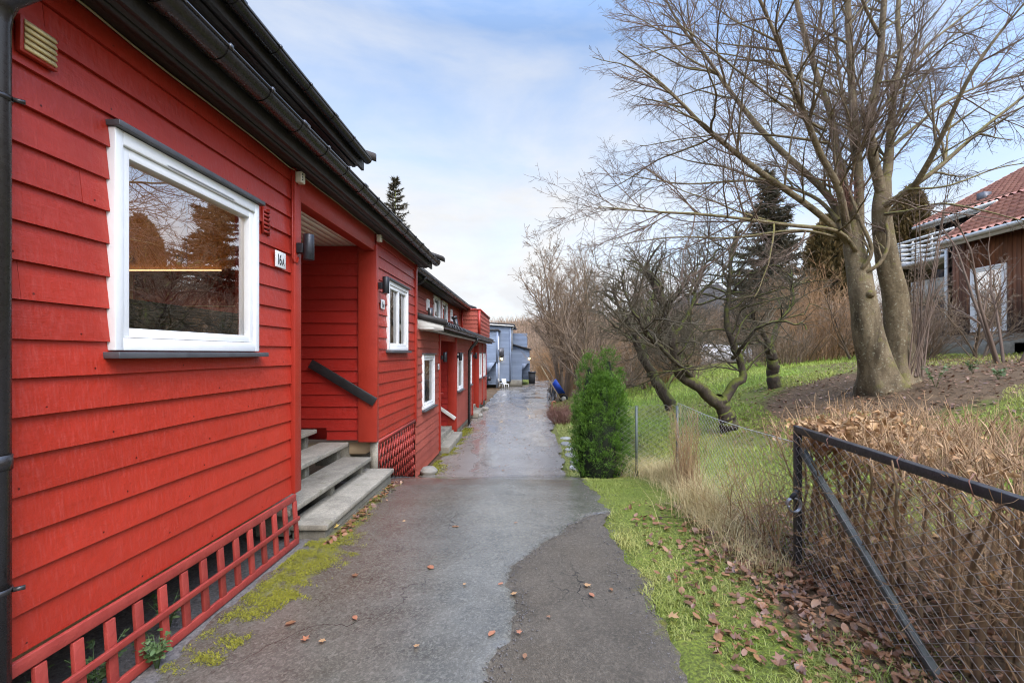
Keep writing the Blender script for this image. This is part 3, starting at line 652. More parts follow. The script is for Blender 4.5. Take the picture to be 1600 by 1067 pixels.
# upper storey set back
XU = -2.8; FU = Fr((XU, 0), (0, 1), (1, 0))
UW = [(.9, 2.2, 4.0, 4.44), (3.0, 4.30, 4.0, 4.44), (4.75, 5.65, 4.0, 4.44)]
mb = MB(); siding(mb, FU, -2, 6.85, 3.95, 4.52, UW); mb.build('upper_wall', M['red'], A)
sh = MB(); FU.box(sh, -2, 6.85, -.15, -.06, 3.9, 4.52); sh.build('upper_sheathing', M['red_shade'], A)
for w in UW: window(A, FU, *w, backing='curtain', flash=False, name='upper_window', casing=.09)
so = MB(); so.box(-2.95, -2.50, -2, 7.02, 4.52, 4.54); so.build('upper_soffit', M['soffit'], A)
fa = MB(); fa.box(-2.50, -2.46, -2, 7.04, 4.46, 4.65)
for i, x in enumerate((-2.62, -2.74)): fa.box(x, x + .05, -2, 7.0, 4.495 - .02 * i, 4.519)
fa.build('upper_fascia', M['black_fascia'], A, bevel=.004)
gutter(A, -2.39, -2, 6.98, 4.60, r=.066, brk=.62, name='upper_gutter')
rf = MB(); rf.prism([(-2.40, -2, 4.64), (-6.5, -2, 6.02), (-6.5, -2, 6.12), (-2.40, -2, 4.72)], (0, 9.1, 0)); rf.build('upper_roof', M['roof'], A)
bg = MB(); bg.prism([(-2.30, 7.06, 4.62), (-6.5, 7.06, 6.02), (-6.5, 7.06, 6.16), (-2.30, 7.06, 4.73)], (0, .05, 0)); bg.build('barge_board', M['soffit'], A)
# carcass that keeps the daylight out
ca = MB(); ca.box(-9, -8.8, -2, 9.25, .3, 5.2); ca.box(-8.8, -2.36, -2.1, -2, .3, 4.6); ca.box(-8.8, -2.35, 8.95, 9.05, .45, 3.6); ca.box(-8.8, -2.36, -1.99, 4.40, .30, .46); ca.box(-8.8, -2.36, 6.83, 9.0, .30, .46)
ca.box(-8.8, -2.97, 6.86, 6.95, 3.9, 4.7); ca.box(-8.8, -3.67, 4.46, 4.49, .46, 3.9); ca.box(-8.8, -3.67, 6.70, 6.82, .46, 3.9)
ca.build('carcass', M['interior'], A)
# kitchen behind the window
ki = MB(); ki.box(-6.2, -2.36, 4.385, 4.44, .47, 3.4); ki.box(-6.26, -6.2, .3, 4.44, .47, 3.4); ki.box(-6.2, -2.36, .3, 4.38, 3.36, 3.40); ki.box(-6.2, -2.36, .25, .30, .47, 3.4); ki.box(-6.2, -2.36, .31, 4.38, .47, .72)
ki.build('kitchen_room', M['interior'], A)
cb = MB()
for i in range(5):
    x0 = -5.0 + i * .52; cb.box(x0 + .003, x0 + .517, 4.03, 4.38, 2.47, 3.34, random.random())
cb.box(-5.0, -2.42, 3.80, 4.38, .73, 1.60)
kc = cb.build('kitchen_cupboard', M['cabinet'], A, bevel=.003)
for x in (-4.53, -4.42, -3.49, -3.38, -2.97):
    kn = MB(); kn.lathe([(0, .0), (.012, .002), (.012, .016), (.024, .02), (.024, .036), (.0, .04)], (x, 4.03, 2.555), (0, -1, 0), 12); kn.build('knob', M['brass'], kc, smooth=True)
rl = MB(); rl.lathe([(0, 0), (.55, 0), (.55, .05), (0, .05)], (-3.6, 2.6, 3.30), (0, 0, 1), 24); rl.build('added_ceiling_lamp', M['added_roomlamp'], A)  # unseen glowing disk added to light the cupboard fronts
ls = MB(); ls.box(-4.9, -2.62, 4.005, 4.028, 2.449, 2.459); ls.build('led_strip', M['led'], kc)
# small fittings that belong to the wall
v = MB(); FX.box(v, 2.0, 2.16, .026, .05, 3.03, 3.185)
vb = v.build('wall_vent', M['red_trim'], A, bevel=.003)
vs = MB()
for i in range(5): z = 3.042 + i * .0265; vs.prism([FX(2.013, .051, z), FX(2.013, .062, z + .003), FX(2.013, .052, z + .025)], (0, .134, 0))
vs.build('vent_louvre', M['cream_vent'], vb)
v = MB()
for i in range(6): FX.box(v, 3.865, 3.945, .02, .036, 2.74 + i * .034, 2.74 + i * .034 + .018)
FX.box(v, 3.855, 3.865, .015, .034, 2.725, 2.95); FX.box(v, 3.945, 3.955, .015, .034, 2.725, 2.95)
v.build('small_wall_vent', M['red_trim'], A)
cbl = MB(); pts = [FX(1.2 + i * .28, .03 + .004 * math.sin(i * 2.1), ZE - .012 - .006 * math.sin(i * 1.3)) for i in range(12)] + [FX(4.36, .06, 3.42)]
cbl.tube(pts, .006, 6); cbl.tube([FX(4.50 + i * .3, .036, ZE - .012 - .004 * math.sin(i * 1.7)) for i in range(16)], .005, 6)
cbl.build('cable', M['cable'], A, smooth=True)
cbl = MB(); cbl.tube([FX(4.30, .045, 3.36), FX(4.30, .045, 2.62), FX(4.32, .05, 2.585), FX(4.36, .06, 2.58), FX(4.39, .06, 2.64)], .008, 6); cbl.tube([FX(4.38, .06, 3.30), FX(4.36, .06, 3.36)], .006, 6); cbl.build('cable_conduit', M['red_trim'], A, smooth=True)
for s in (4.36, 6.66):
    jb = MB(); FX.box(jb, s - .03, s + .045, .056, .115, 3.315, 3.415)
    j = jb.build('junction_box', M['cream_box'], A, bevel=.006)
    jd = MB()
    for i in range(3): FX.box(jd, s - .02, s - .005, .1155, .118, 3.335 + i * .025, 3.347 + i * .025)
    jd.build('cable_gland', M['ink'], j)
hr = MB(); hr.bar((-3.06, 6.61, 1.61), (-2.16, 6.61, 1.07), .03, .125, (0, 0, 1)); hr.build('handrail', M['handrail'], A, bevel=.004)
# downpipe at the near corner
dp = MB(); dp.tube([(-2.145, 1.90, 0.0), (-2.145, 1.90, 3.07), (-2.135, 1.90, 3.13), (-2.10, 1.90, 3.18), (-1.96, 1.90, 3.235), (-1.89, 1.90, 3.28), (-1.86, 1.90, 3.35), (-1.86, 1.90, 3.50)], .047, 18)
dp.tube([(-2.145, 1.90, 1.28), (-2.145, 1.90, 1.34)], .051, 18)
d = dp.build('downpipe', M['black_gutter'], A, smooth=True)
for p in d.data.polygons: p.use_smooth = True
for z in (2.77, .78):
    cl = MB(); cl.tube([(-2.145, 1.90, z), (-2.145, 1.90, z + .022)], .051, 18); cl.tube([(-2.10, 1.925, z + .01), (-2.075, 1.95, z + .01)], .010, 8)
    cl.build('pipe_clip', M['black_gutter'], d)

# ---- lattice skirting panels
LT = thing('lattice_panel', 'long low red ladder-like trellis panel standing along the foot of the near red wall', 'lattice panel', (-2.1, 3.2, 0))
l = MB(); y0, y1 = 1.4, 4.33
def lean(y, f): return (-2.115 - .03 * f, y, .02 + .43 * f + .006 * math.sin(y * 2))
for f, h in ((.05, .055), (.96, .06)): l.bar(lean(y0, f), lean(y1, f), .022, h, (0, 0, 1), .5)
l.build('rail', M['red_lattice'], LT, bevel=.003)
l = MB(); l.bar(np.add(lean(y0, .52), (.023, 0, 0)), np.add(lean(y1, .52), (.023, 0, 0)), .02, .036, (0, 0, 1), .3); l.build('middle_rail', M['red_lattice'], LT, bevel=.003)
y = y1 - .02
while y > y0:
    l = MB(); a, b = np.array(lean(y, .115)), np.array(lean(y, .885)); w = .052
    l.obox(a + [-.011, -w / 2, 0], (.021, 0, 0), (0, w, 0), b - a, random.random()); l.build('upright', M['red_lattice'], LT, bevel=.002); y -= .1725
L2 = thing('diamond_trellis', 'red diamond lattice panel closing the gap under the wall beside the path crest', 'lattice panel', (-2.19, 8.1, -.3))
l = MB(); s0, s1 = 6.78, 9.0; zt = .50
def zlow(y): return float(zpath(y)) + .03
for sgn in (1, -1):
    y = s0 - 1.4
    while y < s1 + 1.4:
        a = np.array([XW + .012 + (.008 if sgn > 0 else 0), y, zt]); bnd = []
        pts = [(yy, zt - sgn * (yy - y) * 1.9) for yy in np.linspace(y - 1.3, y + 1.3, 131)]
        pts = [q for q in pts if s0 <= q[0] <= s1 and zlow(q[0]) <= q[1] <= zt]
        if len(pts) > 2: l.bar((a[0], pts[0][0], pts[0][1]), (a[0], pts[-1][0], pts[-1][1]), .007, .024, (1, 0, 0), random.random())
        y += .15
l.build('slat_lattice', M['red_lattice'], L2)
l = MB(); l.bar((XW + .03, s0, zt - .02), (XW + .03, s1, zt - .02), .02, .05); l.bar((XW + .03, s0, zlow(s0) + .03), (XW + .03, s0, zt - .045), .05, .02, (1, 0, 0))
l.build('edge_strip', M['red_lattice'], L2)
bk = MB(); bk.box(-2.9, -2.6, 6.78, 9.0, -.66, .45); tag(bk.build('foundation_wall', M['concrete_dark']), 'dark foundation wall in the shadow under the red house, behind the diamond trellis', 'foundation wall')
# the end of the raised apron: low concrete lip
# ---- concrete steps
ST = thing('porch_steps', 'four grey concrete open-riser steps leading up into the red porch', 'steps', (-2.3, 5.5, 0))
TR = [(-1.89, .40, 4.42, 6.60, .150), (-2.17, .40, 4.28, 6.50, .33), (-2.53, .40, 4.46, 6.62, .51), (-2.97, .68, 4.46, 6.62, .69)]
for i, (xf, w, ya, yb, zt) in enumerate(TR):
    t = MB(); t.box(xf - w, xf, ya, yb, zt - .055, zt, random.random()); t.build('tread', M['concrete'], ST, bevel=.008)
    t = MB()
    if i == 0: t.box(xf - .34, xf - .03, ya + .03, yb - .05, -.10, zt - .056)
    else:
        for yy in (ya + .16, (ya + yb) / 2, yb - .16):
            t = MB(); t.box(xf - w + .03, xf - .07, yy - .05, yy + .05, TR[i - 1][4] - .10, zt - .056); t.build('riser_block', M['concrete_dark'], ST, bevel=.004)
    if i == 0: t.build('riser_block', M['concrete_dark'], ST, bevel=.004)
t = MB(); t.box(-2.26, -2.16, 6.70, 6.77, -.1, .50); tag(t.build('concrete_pillar', M['concrete']), 'short grey concrete pillar under the porch corner post', 'pillar')

# ---- lamps and number plates on the near house
def wall_lamp(s, z, label, lit=False, fx=XW):
    f = Fr((fx, 0), (0, 1), (1, 0)); o = f(s, .05, z)
    t = thing('wall_lamp', label, 'wall lamp', o, 'cylindrical wall lamps on the red houses')
    b = MB(); f.box(b, s - .035, s + .035, .055, .115, z - .055, z + .035); b.build('bracket', M['lampmetal'], t, bevel=.003)
    b = MB(); c = f(s, .155, z); b.lathe([(.0, -.118), (.044, -.118), (.048, -.114), (.048, .114), (.044, .118), (.036, .118), (.036, .09), (0, .09)], c, (0, 0, 1), 20); o_ = b.build('lamp_body', M['lampmetal'], t, smooth=False)
    for p in o_.data.polygons: p.use_smooth = abs(p.normal.z) < .5
    return t
wall_lamp(4.385, 2.73, 'dark cylinder wall lamp on the red corner board right above the number 16A plate')
wall_lamp(6.74, 2.72, 'dark cylinder wall lamp on the porch post, above the small plate beside the curtained window')
def number_plate(s, z, text, label, fx=XW, w=.165, h=.14, off=.03):
    f = Fr((fx, 0), (0, 1), (1, 0))
    t = MB(); f.box(t, s, s + w, off, off + .012, z, z + h)
    p = t.build('number_plate', M['signwhite'], bevel=.004, origin=f(s, off, z)); tag(p, label, 'number plate')
    x = .018; lm = MB()
    for ch, sc in text:
        cu = bpy.data.curves.new('lettering', 'FONT'); cu.body = ch; cu.size = sc; cu.extrude = .001; cu.offset = .0016
        ob = bpy.data.objects.new('lettering', cu); C.objects.link(ob); me = bpy.data.meshes.new_from_object(ob)
        V = np.array([v.co[:] for v in me.vertices]); me.calc_loop_triangles(); t_ = np.array([q.vertices[:] for q in me.loop_triangles])
        V = np.stack([.0128 + V[:, 2], x + V[:, 0] * .66, .026 + V[:, 1]], 1); lm.add(V, tris=t_); x = V[:, 1].max() + .008
        bpy.data.objects.remove(ob); bpy.data.curves.remove(cu); bpy.data.meshes.remove(me)
    lo = lm.build('lettering', M['ink'], None, origin=(0, 0, 0)); lo.parent = p
    return p
number_plate(4.03, 2.49, [('1', .125), ('6', .125), ('A', .085)], 'white number plate reading 16A beside the red corner board')
number_plate(6.90, 2.40, [('1', .125), ('6', .125), ('B', .085)], 'small white number plate under the lamp beside the curtained window')
# ------------------------------------------------------------------ second row house, one step lower
B = thing('row_house', 'faded red timber row house a step lower down the slope, with low dark lean-to roof', 'house', (XW, 16, -.7))
BW = [(9.62, 10.76, .60, 1.72), (14.28, 15.36, .62, 1.74), (16.75, 17.65, .62, 1.74), (20.45, 21.4, .68, 1.76), (22.2, 23.1, .68, 1.76)]
def bseg(s0, s1, z0, ws, mat='red_faded'):
    mb = MB(); siding(mb, FX, s0, s1, z0, 2.22, ws, phase=-.66); mb.build('wall', M[mat], B)
    sh = MB(); FX.box(sh, s0, s1, -.16, -.056, z0 + .005, 2.3); sh.build('wall_sheathing', M['red_shade'], B)
    for w in ws: window(B, FX, *w, backing='curtain', casing=.06, sash=.05, cover=.98)
bseg(9.10, 11.40, -.64, BW[:1]); bseg(14.02, 17.98, -.55, BW[1:3]); bseg(20.1, 23.6, -.48, BW[3:])
for a, b in ((11.40, 11.50), (18.0, 18.1), (23.58, 23.68), (21.75, 21.82)): corner_board(B, FX, a, b, -.60, 2.20, .05)
for ya, yb in ((11.50, 14.02), (18.1, 20.1)):
    mb = MB(); siding(mb, Fr((0, yb - .06), (1, 0), (0, -1)), -3.6, XW - .06, -.4, 2.2); mb.build('porch_wall', M['red_shade'], B)
    mb = MB(); mb.box(-3.6, XW - .06, yb - .058, yb + .02, -.45, 2.3); mb.build('porch_sheathing', M['red_shade'], B)
    mb = MB(); mb.box(-2.40, XW + .055, yb - .10, yb + .02, -.56, 2.21); mb.build('porch_post', M['red_trim'], B, bevel=.004)
    mb = MB(); siding(mb, Fr((-3.6, 0), (0, 1), (1, 0)), ya, yb, -.35, 2.3); mb.build('porch_back_wall', M['red_shade'], B)
    mb = MB(); mb.box(-3.6, XW + .0, ya + .01, yb - .11, 2.225, 2.24); mb.build('porch_ceiling', M['porch_ceiling'], B)
    mb = MB(); mb.box(-2.31, XW + .02, ya + .01, yb - .10, 2.08, 2.222); mb.build('porch_beam', M['red_trim'], B, bevel=.003)
    mb = MB(); mb.box(-3.6, -2.28, ya + .02, yb - .11, -.60, -.38); mb.box(-2.28, -1.97, ya + .05, yb - .15, -.72, -.54); mb.build('porch_step', M['concrete'], B, bevel=.006)
mb = MB(); FX.box(mb, 9.31, 23.6, -.20, -.03, -.85, -.50); mb.build('foundation', M['concrete_dark'], B)
hr = MB(); hr.bar((-2.72, 13.85, .22), (-2.17, 13.85, -.16), .03, .10); hr.build('handrail', M['white_old'], B, bevel=.003)
hr = MB(); hr.box(-2.75, -2.40, 13.1, 13.16, .60, .66); hr.tube([(-2.5, 13.1, -.4), (-2.5, 13.1, .6)], .018, 8); hr.build('porch_rail', M['red_trim'], B)
# lean-to roof and its dark verge
def tiles(x0, z0, x1, z1, y0, y1, tw=.30, course=.36, dz=.022):
    n = int((y1 - y0) / tw * 6) + 1; yv = np.linspace(y0, y1, n); L_ = math.hypot(x1 - x0, z1 - z0); m = max(1, int(L_ / course))
    nx, nz = -(z1 - z0) / L_, (x1 - x0) / L_
    if nz < 0: nx, nz = -nx, -nz
    V, q, k, tn = [], [], 0, []
    wave = .040 * np.sin(yv / tw * 2 * np.pi); r = random.Random(int(x0 * 10))
    cell = [r.random() for _ in range(2000)]
    for j in range(m):
        for f, lift in ((j / m, dz + .012), ((j + 1) / m, .0)):
            for i, y in enumerate(yv):
                h = lift + wave[i]; V.append((x0 + (x1 - x0) * f + nx * h, y, z0 + (z1 - z0) * f + nz * h)); tn.append(.6 * cell[(int((y - y0) / tw) * 7 + j * 131) % 2000] ** 2)
        q += [[k + i, k + i + 1, k + n + i + 1, k + n + i] for i in range(n - 1)]
        # front lip of the course
        if j > 0: q += [[k - n + i, k - n + i + 1, k + i + 1, k + i] for i in range(n - 1)]
        k += 2 * n
    return MB().add(V, q, tint=tn)
tiles(-1.80, 2.36, -2.84, 2.62, 9.52, 23.6, tw=.25).build('lean_to_roof', M['roof'], B, smooth=False)
so = MB(); so.box(-2.26, -1.90, 9.33, 23.62, 2.225, 2.245); so.build('soffit', M['white_old'], B)
fa = MB(); fa.box(-1.90, -1.865, 9.5, 23.64, 2.21, 2.35); fa.build('fascia', M['black_fascia'], B, bevel=.003)
vg = MB(); vg.prism([(-1.66, 9.42, 2.30), (-2.84, 9.42, 2.60), (-2.84, 9.42, 2.72), (-1.66, 9.42, 2.42)], (0, .10, 0)); vg.build('verge_board', M['black_fascia'], B)
vg = MB(); vg.prism([(-1.72, 9.44, 2.20), (-2.5, 9.44, 2.20), (-2.5, 9.44, 2.505), (-1.72, 9.44, 2.31)], (0, .05, 0)); vg.build('verge_trim', M['white_old'], B)
gutter(B, -1.80, 9.56, 23.6, 2.325, r=.06)
dp = MB(); dp.tube([(-2.07, 16.2, -.78), (-2.07, 16.2, 1.72), (-2.06, 16.2, 1.82), (-1.98, 16.2, 1.96), (-1.86, 16.2, 2.08), (-1.80, 16.2, 2.16), (-1.80, 16.2, 2.28)], .05, 14)
dp.tube([(-2.07, 16.2, -.66), (-2.06, 16.2, -.74), (-1.95, 16.2, -.77)], .05, 12); dp.build('downpipe', M['black_gutter'], B, smooth=True)
# upper storey
BU = [(12.75, 13.05, 2.90, 3.22), (13.72, 14.62, 2.74, 3.44), (14.95, 15.9, 2.74, 3.42), (16.6, 16.95, 2.88, 3.30)]
mb = MB(); siding(mb, FU, 9.15, 19.6, 2.5, 3.48, BU); mb.build('upper_wall', M['red_faded'], B)
sh = MB(); FU.box(sh, 9.15, 19.6, -.16, -.056, 2.4, 3.48); sh.build('upper_sheathing', M['red_shade'], B)
for w in BU: window(B, FU, *w, backing='curtain', flash=False, name='upper_window', casing=.06, sash=.045, cover=.98)
so = MB(); so.box(-2.95, -2.5, 9.45, 19.72, 3.48, 3.50); so.build('upper_soffit', M['soffit'], B)
fa = MB(); fa.box(-2.5, -2.46, 9.45, 19.74, 3.44, 3.60); fa.build('upper_fascia', M['black_fascia'], B)
gutter(B, -2.40, 9.5, 19.7, 3.56, r=.062, name='upper_gutter')
rf = MB(); rf.prism([(-2.40, 9.4, 3.60), (-6.5, 9.4, 4.96), (-6.5, 9.4, 5.06), (-2.40, 9.4, 3.68)], (0, 10.4, 0)); rf.build('upper_roof', M['roof'], B)
bg = MB(); bg.prism([(-2.22, 19.8, 3.54), (-6.5, 19.8, 5.0), (-6.5, 19.8, 5.12), (-2.22, 19.8, 3.68)], (0, .05, 0)); bg.build('barge_board', M['black_fascia'], B)
dp = MB(); dp.tube([(-2.72, 10.9, 2.58), (-2.72, 10.9, 3.22), (-2.68, 10.9, 3.31), (-2.5, 10.9, 3.38), (-2.42, 10.9, 3.44), (-2.40, 10.9, 3.54)], .04, 12); dp.build('downpipe', M['black_gutter'], B, smooth=True)
# red boxed-in bay on the lean-to, plus roof vents
mb = MB(); siding(mb, Fr((0, 18.9), (1, 0), (0, -1)), -3.4, -2.0, 2.42, 3.47, joints=False); siding(mb, Fr((-2.0, 0), (0, 1), (1, 0)), 18.9, 23.5, 2.42, 3.47); mb.box(-3.4, -2.03, 18.93, 23.5, 2.4, 3.46); mb.build('roof_bay', M['red_faded'], B)
mb = MB(); mb.box(-3.4, -1.95, 18.85, 23.55, 3.472, 3.52); mb.box(-2.72, -2.66, 18.86, 18.9, 2.42, 3.47); mb.box(-2.06, -1.96, 18.86, 18.96, 2.42, 3.47); mb.build('bay_trim', M['red_trim'], B)
mb = MB(); mb.tube([(-2.3, 15.2, 2.44), (-2.42, 15.25, 2.90)], .075, 14); mb.tube([(-2.42, 15.25, 2.86), (-2.43, 15.25, 2.94)], .095, 14); mb.build('roof_vent', M['black_gutter'], B, smooth=False)
mb = MB(); mb.tube([(-2.35, 11.2, 2.48), (-2.35, 11.2, 2.82)], .06, 12); mb.build('roof_vent', M['black_gutter'], B, smooth=False)
ca = MB(); ca.box(-9, -8.8, 9.3, 23.6, -.5, 3.5); ca.box(-8.8, -2.36, 23.4, 23.55, -.5, 2.4); ca.box(-8.8, -2.86, 19.55, 19.6, 2.4, 3.7); ca.build('carcass', M['interior'], B)
wall_lamp(11.45, 1.66, 'dark wall lamp left of the first porch of the lower, faded red house')
wall_lamp(14.0, 1.66, 'dark wall lamp between the first porch and the window of the lower, faded red house')
wall_lamp(18.04, 1.66, 'dark wall lamp beyond the downpipe, at the second porch of the lower, faded red house')
number_plate(11.18, 1.36, [('1', .12), ('4', .12)], 'small white plate at the porch corner of the lower, faded red house')

# ------------------------------------------------------------------ blue-grey houses at the bend
def chamfer_wall(mb, fr, s0, s1, z0, z1, chop=None):
    siding(mb, fr, s0, s1, z0, z1, chop or (), pitch=.16, joints=False)
B1 = thing('blue_house', 'blue-grey timber house unit partly hidden behind the end of the red row', 'house', (-3, 34.5, -.8))
f1 = Fr((0, 33.5), (1, 0), (0, -1)); mb = MB()
siding(mb, f1, -4.2, -3.05, -.55, 3.35, pitch=.16, joints=False); siding(mb, f1, -3.05, -2.3, 1.15, 3.35, pitch=.16, joints=False)
siding(mb, Fr((-2.3, 0), (0, 1), (1, 0)), 33.5, 36.0, 1.15, 3.35, [(34.0, 34.9, 2.0, 3.0)], pitch=.16, joints=False)
siding(mb, Fr((0, 34.9), (1, 0), (0, -1)), -3.05, -2.3, -.55, 1.2, pitch=.16, joints=False)
mb.box(-4.2, -2.33, 33.53, 36, 1.2, 3.3); mb.box(-4.2, -3.08, 33.53, 36, -.55, 1.2); mb.box(-3.2, -2.33, 34.93, 36, -.55, 1.2)
mb.build('wall', M['blue'], B1)
mb = MB(); mb.prism([(-3.05, 33.49, .20), (-3.05, 33.49, 1.15), (-2.42, 33.49, 1.15)], (0, .1, 0)); mb.box(-2.36, -2.24, 33.45, 33.57, 1.1, 3.4); mb.box(-2.38, -2.27, 33.5, 33.6, -.7, 1.15); mb.build('porch_bracket', M['blue_trim'], B1)
mb = MB(); mb.box(-4.2, -2.2, 33.35, 36.2, 3.36, 3.46); mb.build('roof', M['roof'], B1)
mb = MB(); mb.box(-2.28, -2.24, 34.85, 35.02, -.5, 1.1); mb.build('door_post', M['white'], B1)
window(B1, Fr((-2.3, 0), (0, 1), (1, 0)), 34.0, 34.9, 2.0, 3.0, flash=False, backing='curtain')
mb = MB(); mb.box(-3.0, -2.75, 33.55, 33.75, -.2, .1); mb.build('meter_box', M['lampmetal'], B1)
B2 = thing('blue_house', 'blue-grey timber house reaching across the end of the lane, with gently pitched dark roof', 'house', (-1.5, 38, -.8))
mb = MB(); f2 = Fr((0, 36.0), (1, 0), (0, -1)); fr3 = Fr((0, 37.7), (1, 0), (0, -1))
siding(mb, f2, -5.5, -1.46, -.35, 3.80, pitch=.15, joints=False)
siding(mb, Fr((-1.46, 0), (0, 1), (1, 0)), 36.0, 42, -.35, 3.76, pitch=.15, joints=False)
siding(mb, fr3, -1.46, -.62, -.42, 2.02, pitch=.15, joints=False); siding(mb, fr3, -.62, -.02, .95, 2.02, pitch=.15, joints=False)
siding(mb, Fr((-.02, 0), (0, 1), (1, 0)), 37.7, 42, .95, 2.02, pitch=.15, joints=False)
siding(mb, Fr((0, 39.2), (1, 0), (0, -1)), -.62, .02, -.42, .96, pitch=.15, joints=False)
siding(mb, Fr((0, 40.2), (1, 0), (0, -1)), -1.44, -.22, 2.0, 3.45, pitch=.15, joints=False)
siding(mb, Fr((-.22, 0), (0, 1), (1, 0)), 40.2, 44, 1.9, 3.45, pitch=.15, joints=False)
mb.prism([(-1.46, 37.69, 2.02), (-.02, 37.69, 2.02), (-.02, 37.69, 2.04), (-1.46, 37.69, 2.42)], (0, 3, 0))
mb.prism([(-5.5, 35.99, 3.80), (-1.46, 35.99, 3.80), (-1.46, 35.99, 3.84), (-5.5, 35.99, 4.10)], (0, 3, 0))
mb.box(-5.5, -1.49, 36.03, 42, -.35, 3.75); mb.box(-1.46, -.65, 37.73, 42, -.42, 2.0); mb.box(-.66, -.05, 37.73, 42, .97, 2.0); mb.box(-.66, -.03, 39.23, 42, -.42, .96); mb.box(-1.44, -.25, 40.23, 44, 1.9, 3.44)
mb.build('wall', M['blue'], B2)
mb = MB(); mb.prism([(-.62, 37.68, .30), (-.62, 37.68, .96), (-.16, 37.68, .96)], (0, .08, 0)); mb.box(-1.52, -1.40, 35.94, 36.06, -.38, 3.82); mb.build('porch_bracket', M['blue_trim'], B2)
mb = MB(); mb.prism([(-5.7, 35.8, 4.13), (-1.15, 35.8, 3.84), (-1.15, 35.8, 3.98), (-5.7, 35.8, 4.27)], (0, 7, 0)); mb.prism([(-1.46, 37.5, 2.43), (.15, 37.5, 2.0), (.15, 37.5, 2.10), (-1.46, 37.5, 2.54)], (0, 3, 0)); mb.build('roof', M['roof'], B2)
mb = MB(); mb.prism([(-5.7, 35.78, 4.06), (-1.18, 35.78, 3.77), (-1.18, 35.78, 3.85), (-5.7, 35.78, 4.14)], (0, .02, 0)); mb.build('verge_trim', M['white_old'], B2)
mb = MB(); mb.tube([(-1.36, 36.3, 1.9), (-1.36, 36.3, 3.6), (-1.2, 36.3, 3.8)], .05, 10); mb.build('downpipe', M['white_old'], B2)
mb = MB(); mb.box(-5.4, -.6, 36.2, 41, -.85, -.36); mb.box(-1.3, -.7, 37.9, 41, -.9, -.43); mb.build('foundation', M['concrete_dark'], B2)
mb = MB(); mb.box(-2.55, -1.95, 35.62, 35.98, 1.55, 2.15); mb.lathe([(0, 0), (.2, 0), (.2, .02), (0, .02)], (-2.25, 35.62, 1.85), (0, -1, 0), 18); hp = mb.build('heat_pump', M['flashing']); tag(hp, 'grey heat pump box hung on the blue-grey house wall', 'heat pump')
def lit_lamp(p, label):
    t = thing('porch_lamp', label, 'wall lamp', p, 'lit porch lamps on the blue houses')
    b = MB(); b.box(p[0] - .05, p[0] + .05, p[1], p[1] + .10, p[2] + .06, p[2] + .14); b.build('bracket', M['lampmetal'], t)
    b = MB(); b.lathe([(0, -.09), (.06, -.06), (.075, 0), (.06, .05), (0, .06)], p, (0, 0, 1), 12); b.build('bulb', M['bulb'], t, smooth=True)
lit_lamp((-2.12, 35.80, 1.34), 'glowing warm lamp between the two blue-grey house units'); lit_lamp((-.02, 37.55, 1.34), 'glowing warm lamp at the far right corner of the blue-grey house')
bn = thing('wheelie_bin', 'dark wheelie bin at the corner of the blue-grey house', 'bin', (.18, 38.6, gz(.2, 38.6)))
z0 = gz(.2, 38.6); mb = MB(); mb.prism([(-.06, 38.3, z0 + .08), (.42, 38.3, z0 + .08), (.48, 38.25, z0 + 1.0), (-.1, 38.25, z0 + 1.0)], (0, .6, 0)); mb.build('body', M['rubber'], bn)
mb = MB(); mb.box(-.13, .5, 38.2, 38.9, z0 + 1.0, z0 + 1.07); mb.build('lid', M['lampmetal'], bn)
# white garden chairs by the blue house
def chair(loc, rz, label):
    t = thing('garden_chair', label, 'chair', loc, 'white garden chairs by the blue house'); t.rotation_euler = (0, 0, rz); t.scale = (.8, .8, .8)
    b = MB(); b.box(-.24, .24, -.24, .24, .40, .44)
    b.build('seat', M['white'], t, origin=(0, 0, 0)).parent = t
    b = MB(); b.obox((-.22, .22, .44), (.44, 0, 0), (0, .03, 0), (0, .12, .42)); b.build('backrest', M['white'], t, origin=(0, 0, 0)).parent = t
    for sx in (-1, 1):
        for sy in (-1, 1):
            b = MB(); b.bar((sx * .21, sy * .21, 0), (sx * .2, sy * .2, .40), .035, .035, (0, 1, 0)); b.build('leg', M['white'], t, origin=(0, 0, 0)).parent = t
chair((-1.75, 34.3, gz(-1.75, 34.3) + .01), .5, 'white garden chair in front of the blue-grey house, nearer the path'); chair((-2.1, 34.9, gz(-2.1, 34.9) + .01), 2.0, 'white garden chair close against the blue-grey house wall')

# ------------------------------------------------------------------ brown house with orange tiles on the right
H = thing('tiled_house', 'brown board-clad house with orange clay tile roofs and a white balcony up on the slope', 'house', (16, 14, 1.8))
def vboards(mb, fr, s0, s1, z0, z1, holes=(), w=.14):
    s = s0
    while s < s1 - .01:
        e = min(s + w, s1); segs = [(z0, z1)]
        for h0, h1, a, b in holes:
            if s + w / 2 > h0 and s + w / 2 < h1: segs = [(z0, a), (b, z1)]
        for a, b in segs:
            fr.box(mb, s + .004, e - .004, -.02, random.choice((.0, .018)), a, b, random.random())
        s += w
HF = Fr((15.0, 0), (0, 1), (-1, 0)); DW = (14.88, 16.08, 2.46, 4.60); DW2 = (12.5, 13.9, 2.46, 4.5)
mb = MB(); vboards(mb, HF, 8, 17.0, 1.75, 5.55, [DW, DW2]); vboards(mb, Fr((0, 17.0), (1, 0), (0, 1)), 15.0, 17.4, 1.75, 5.6)
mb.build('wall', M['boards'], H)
sh = MB(); sh.box(15.08, 15.2, 8, 17, 1.7, 5.6); sh.box(15.0, 17.4, 16.8, 16.97, 1.7, 5.6); sh.build('wall_sheathing', M['darkboards'], H)
wd_ = window(H, HF, *DW, backing='dark', flash=False, name='glazed_door', casing=.07, sash=.07, label='white framed glazed door')
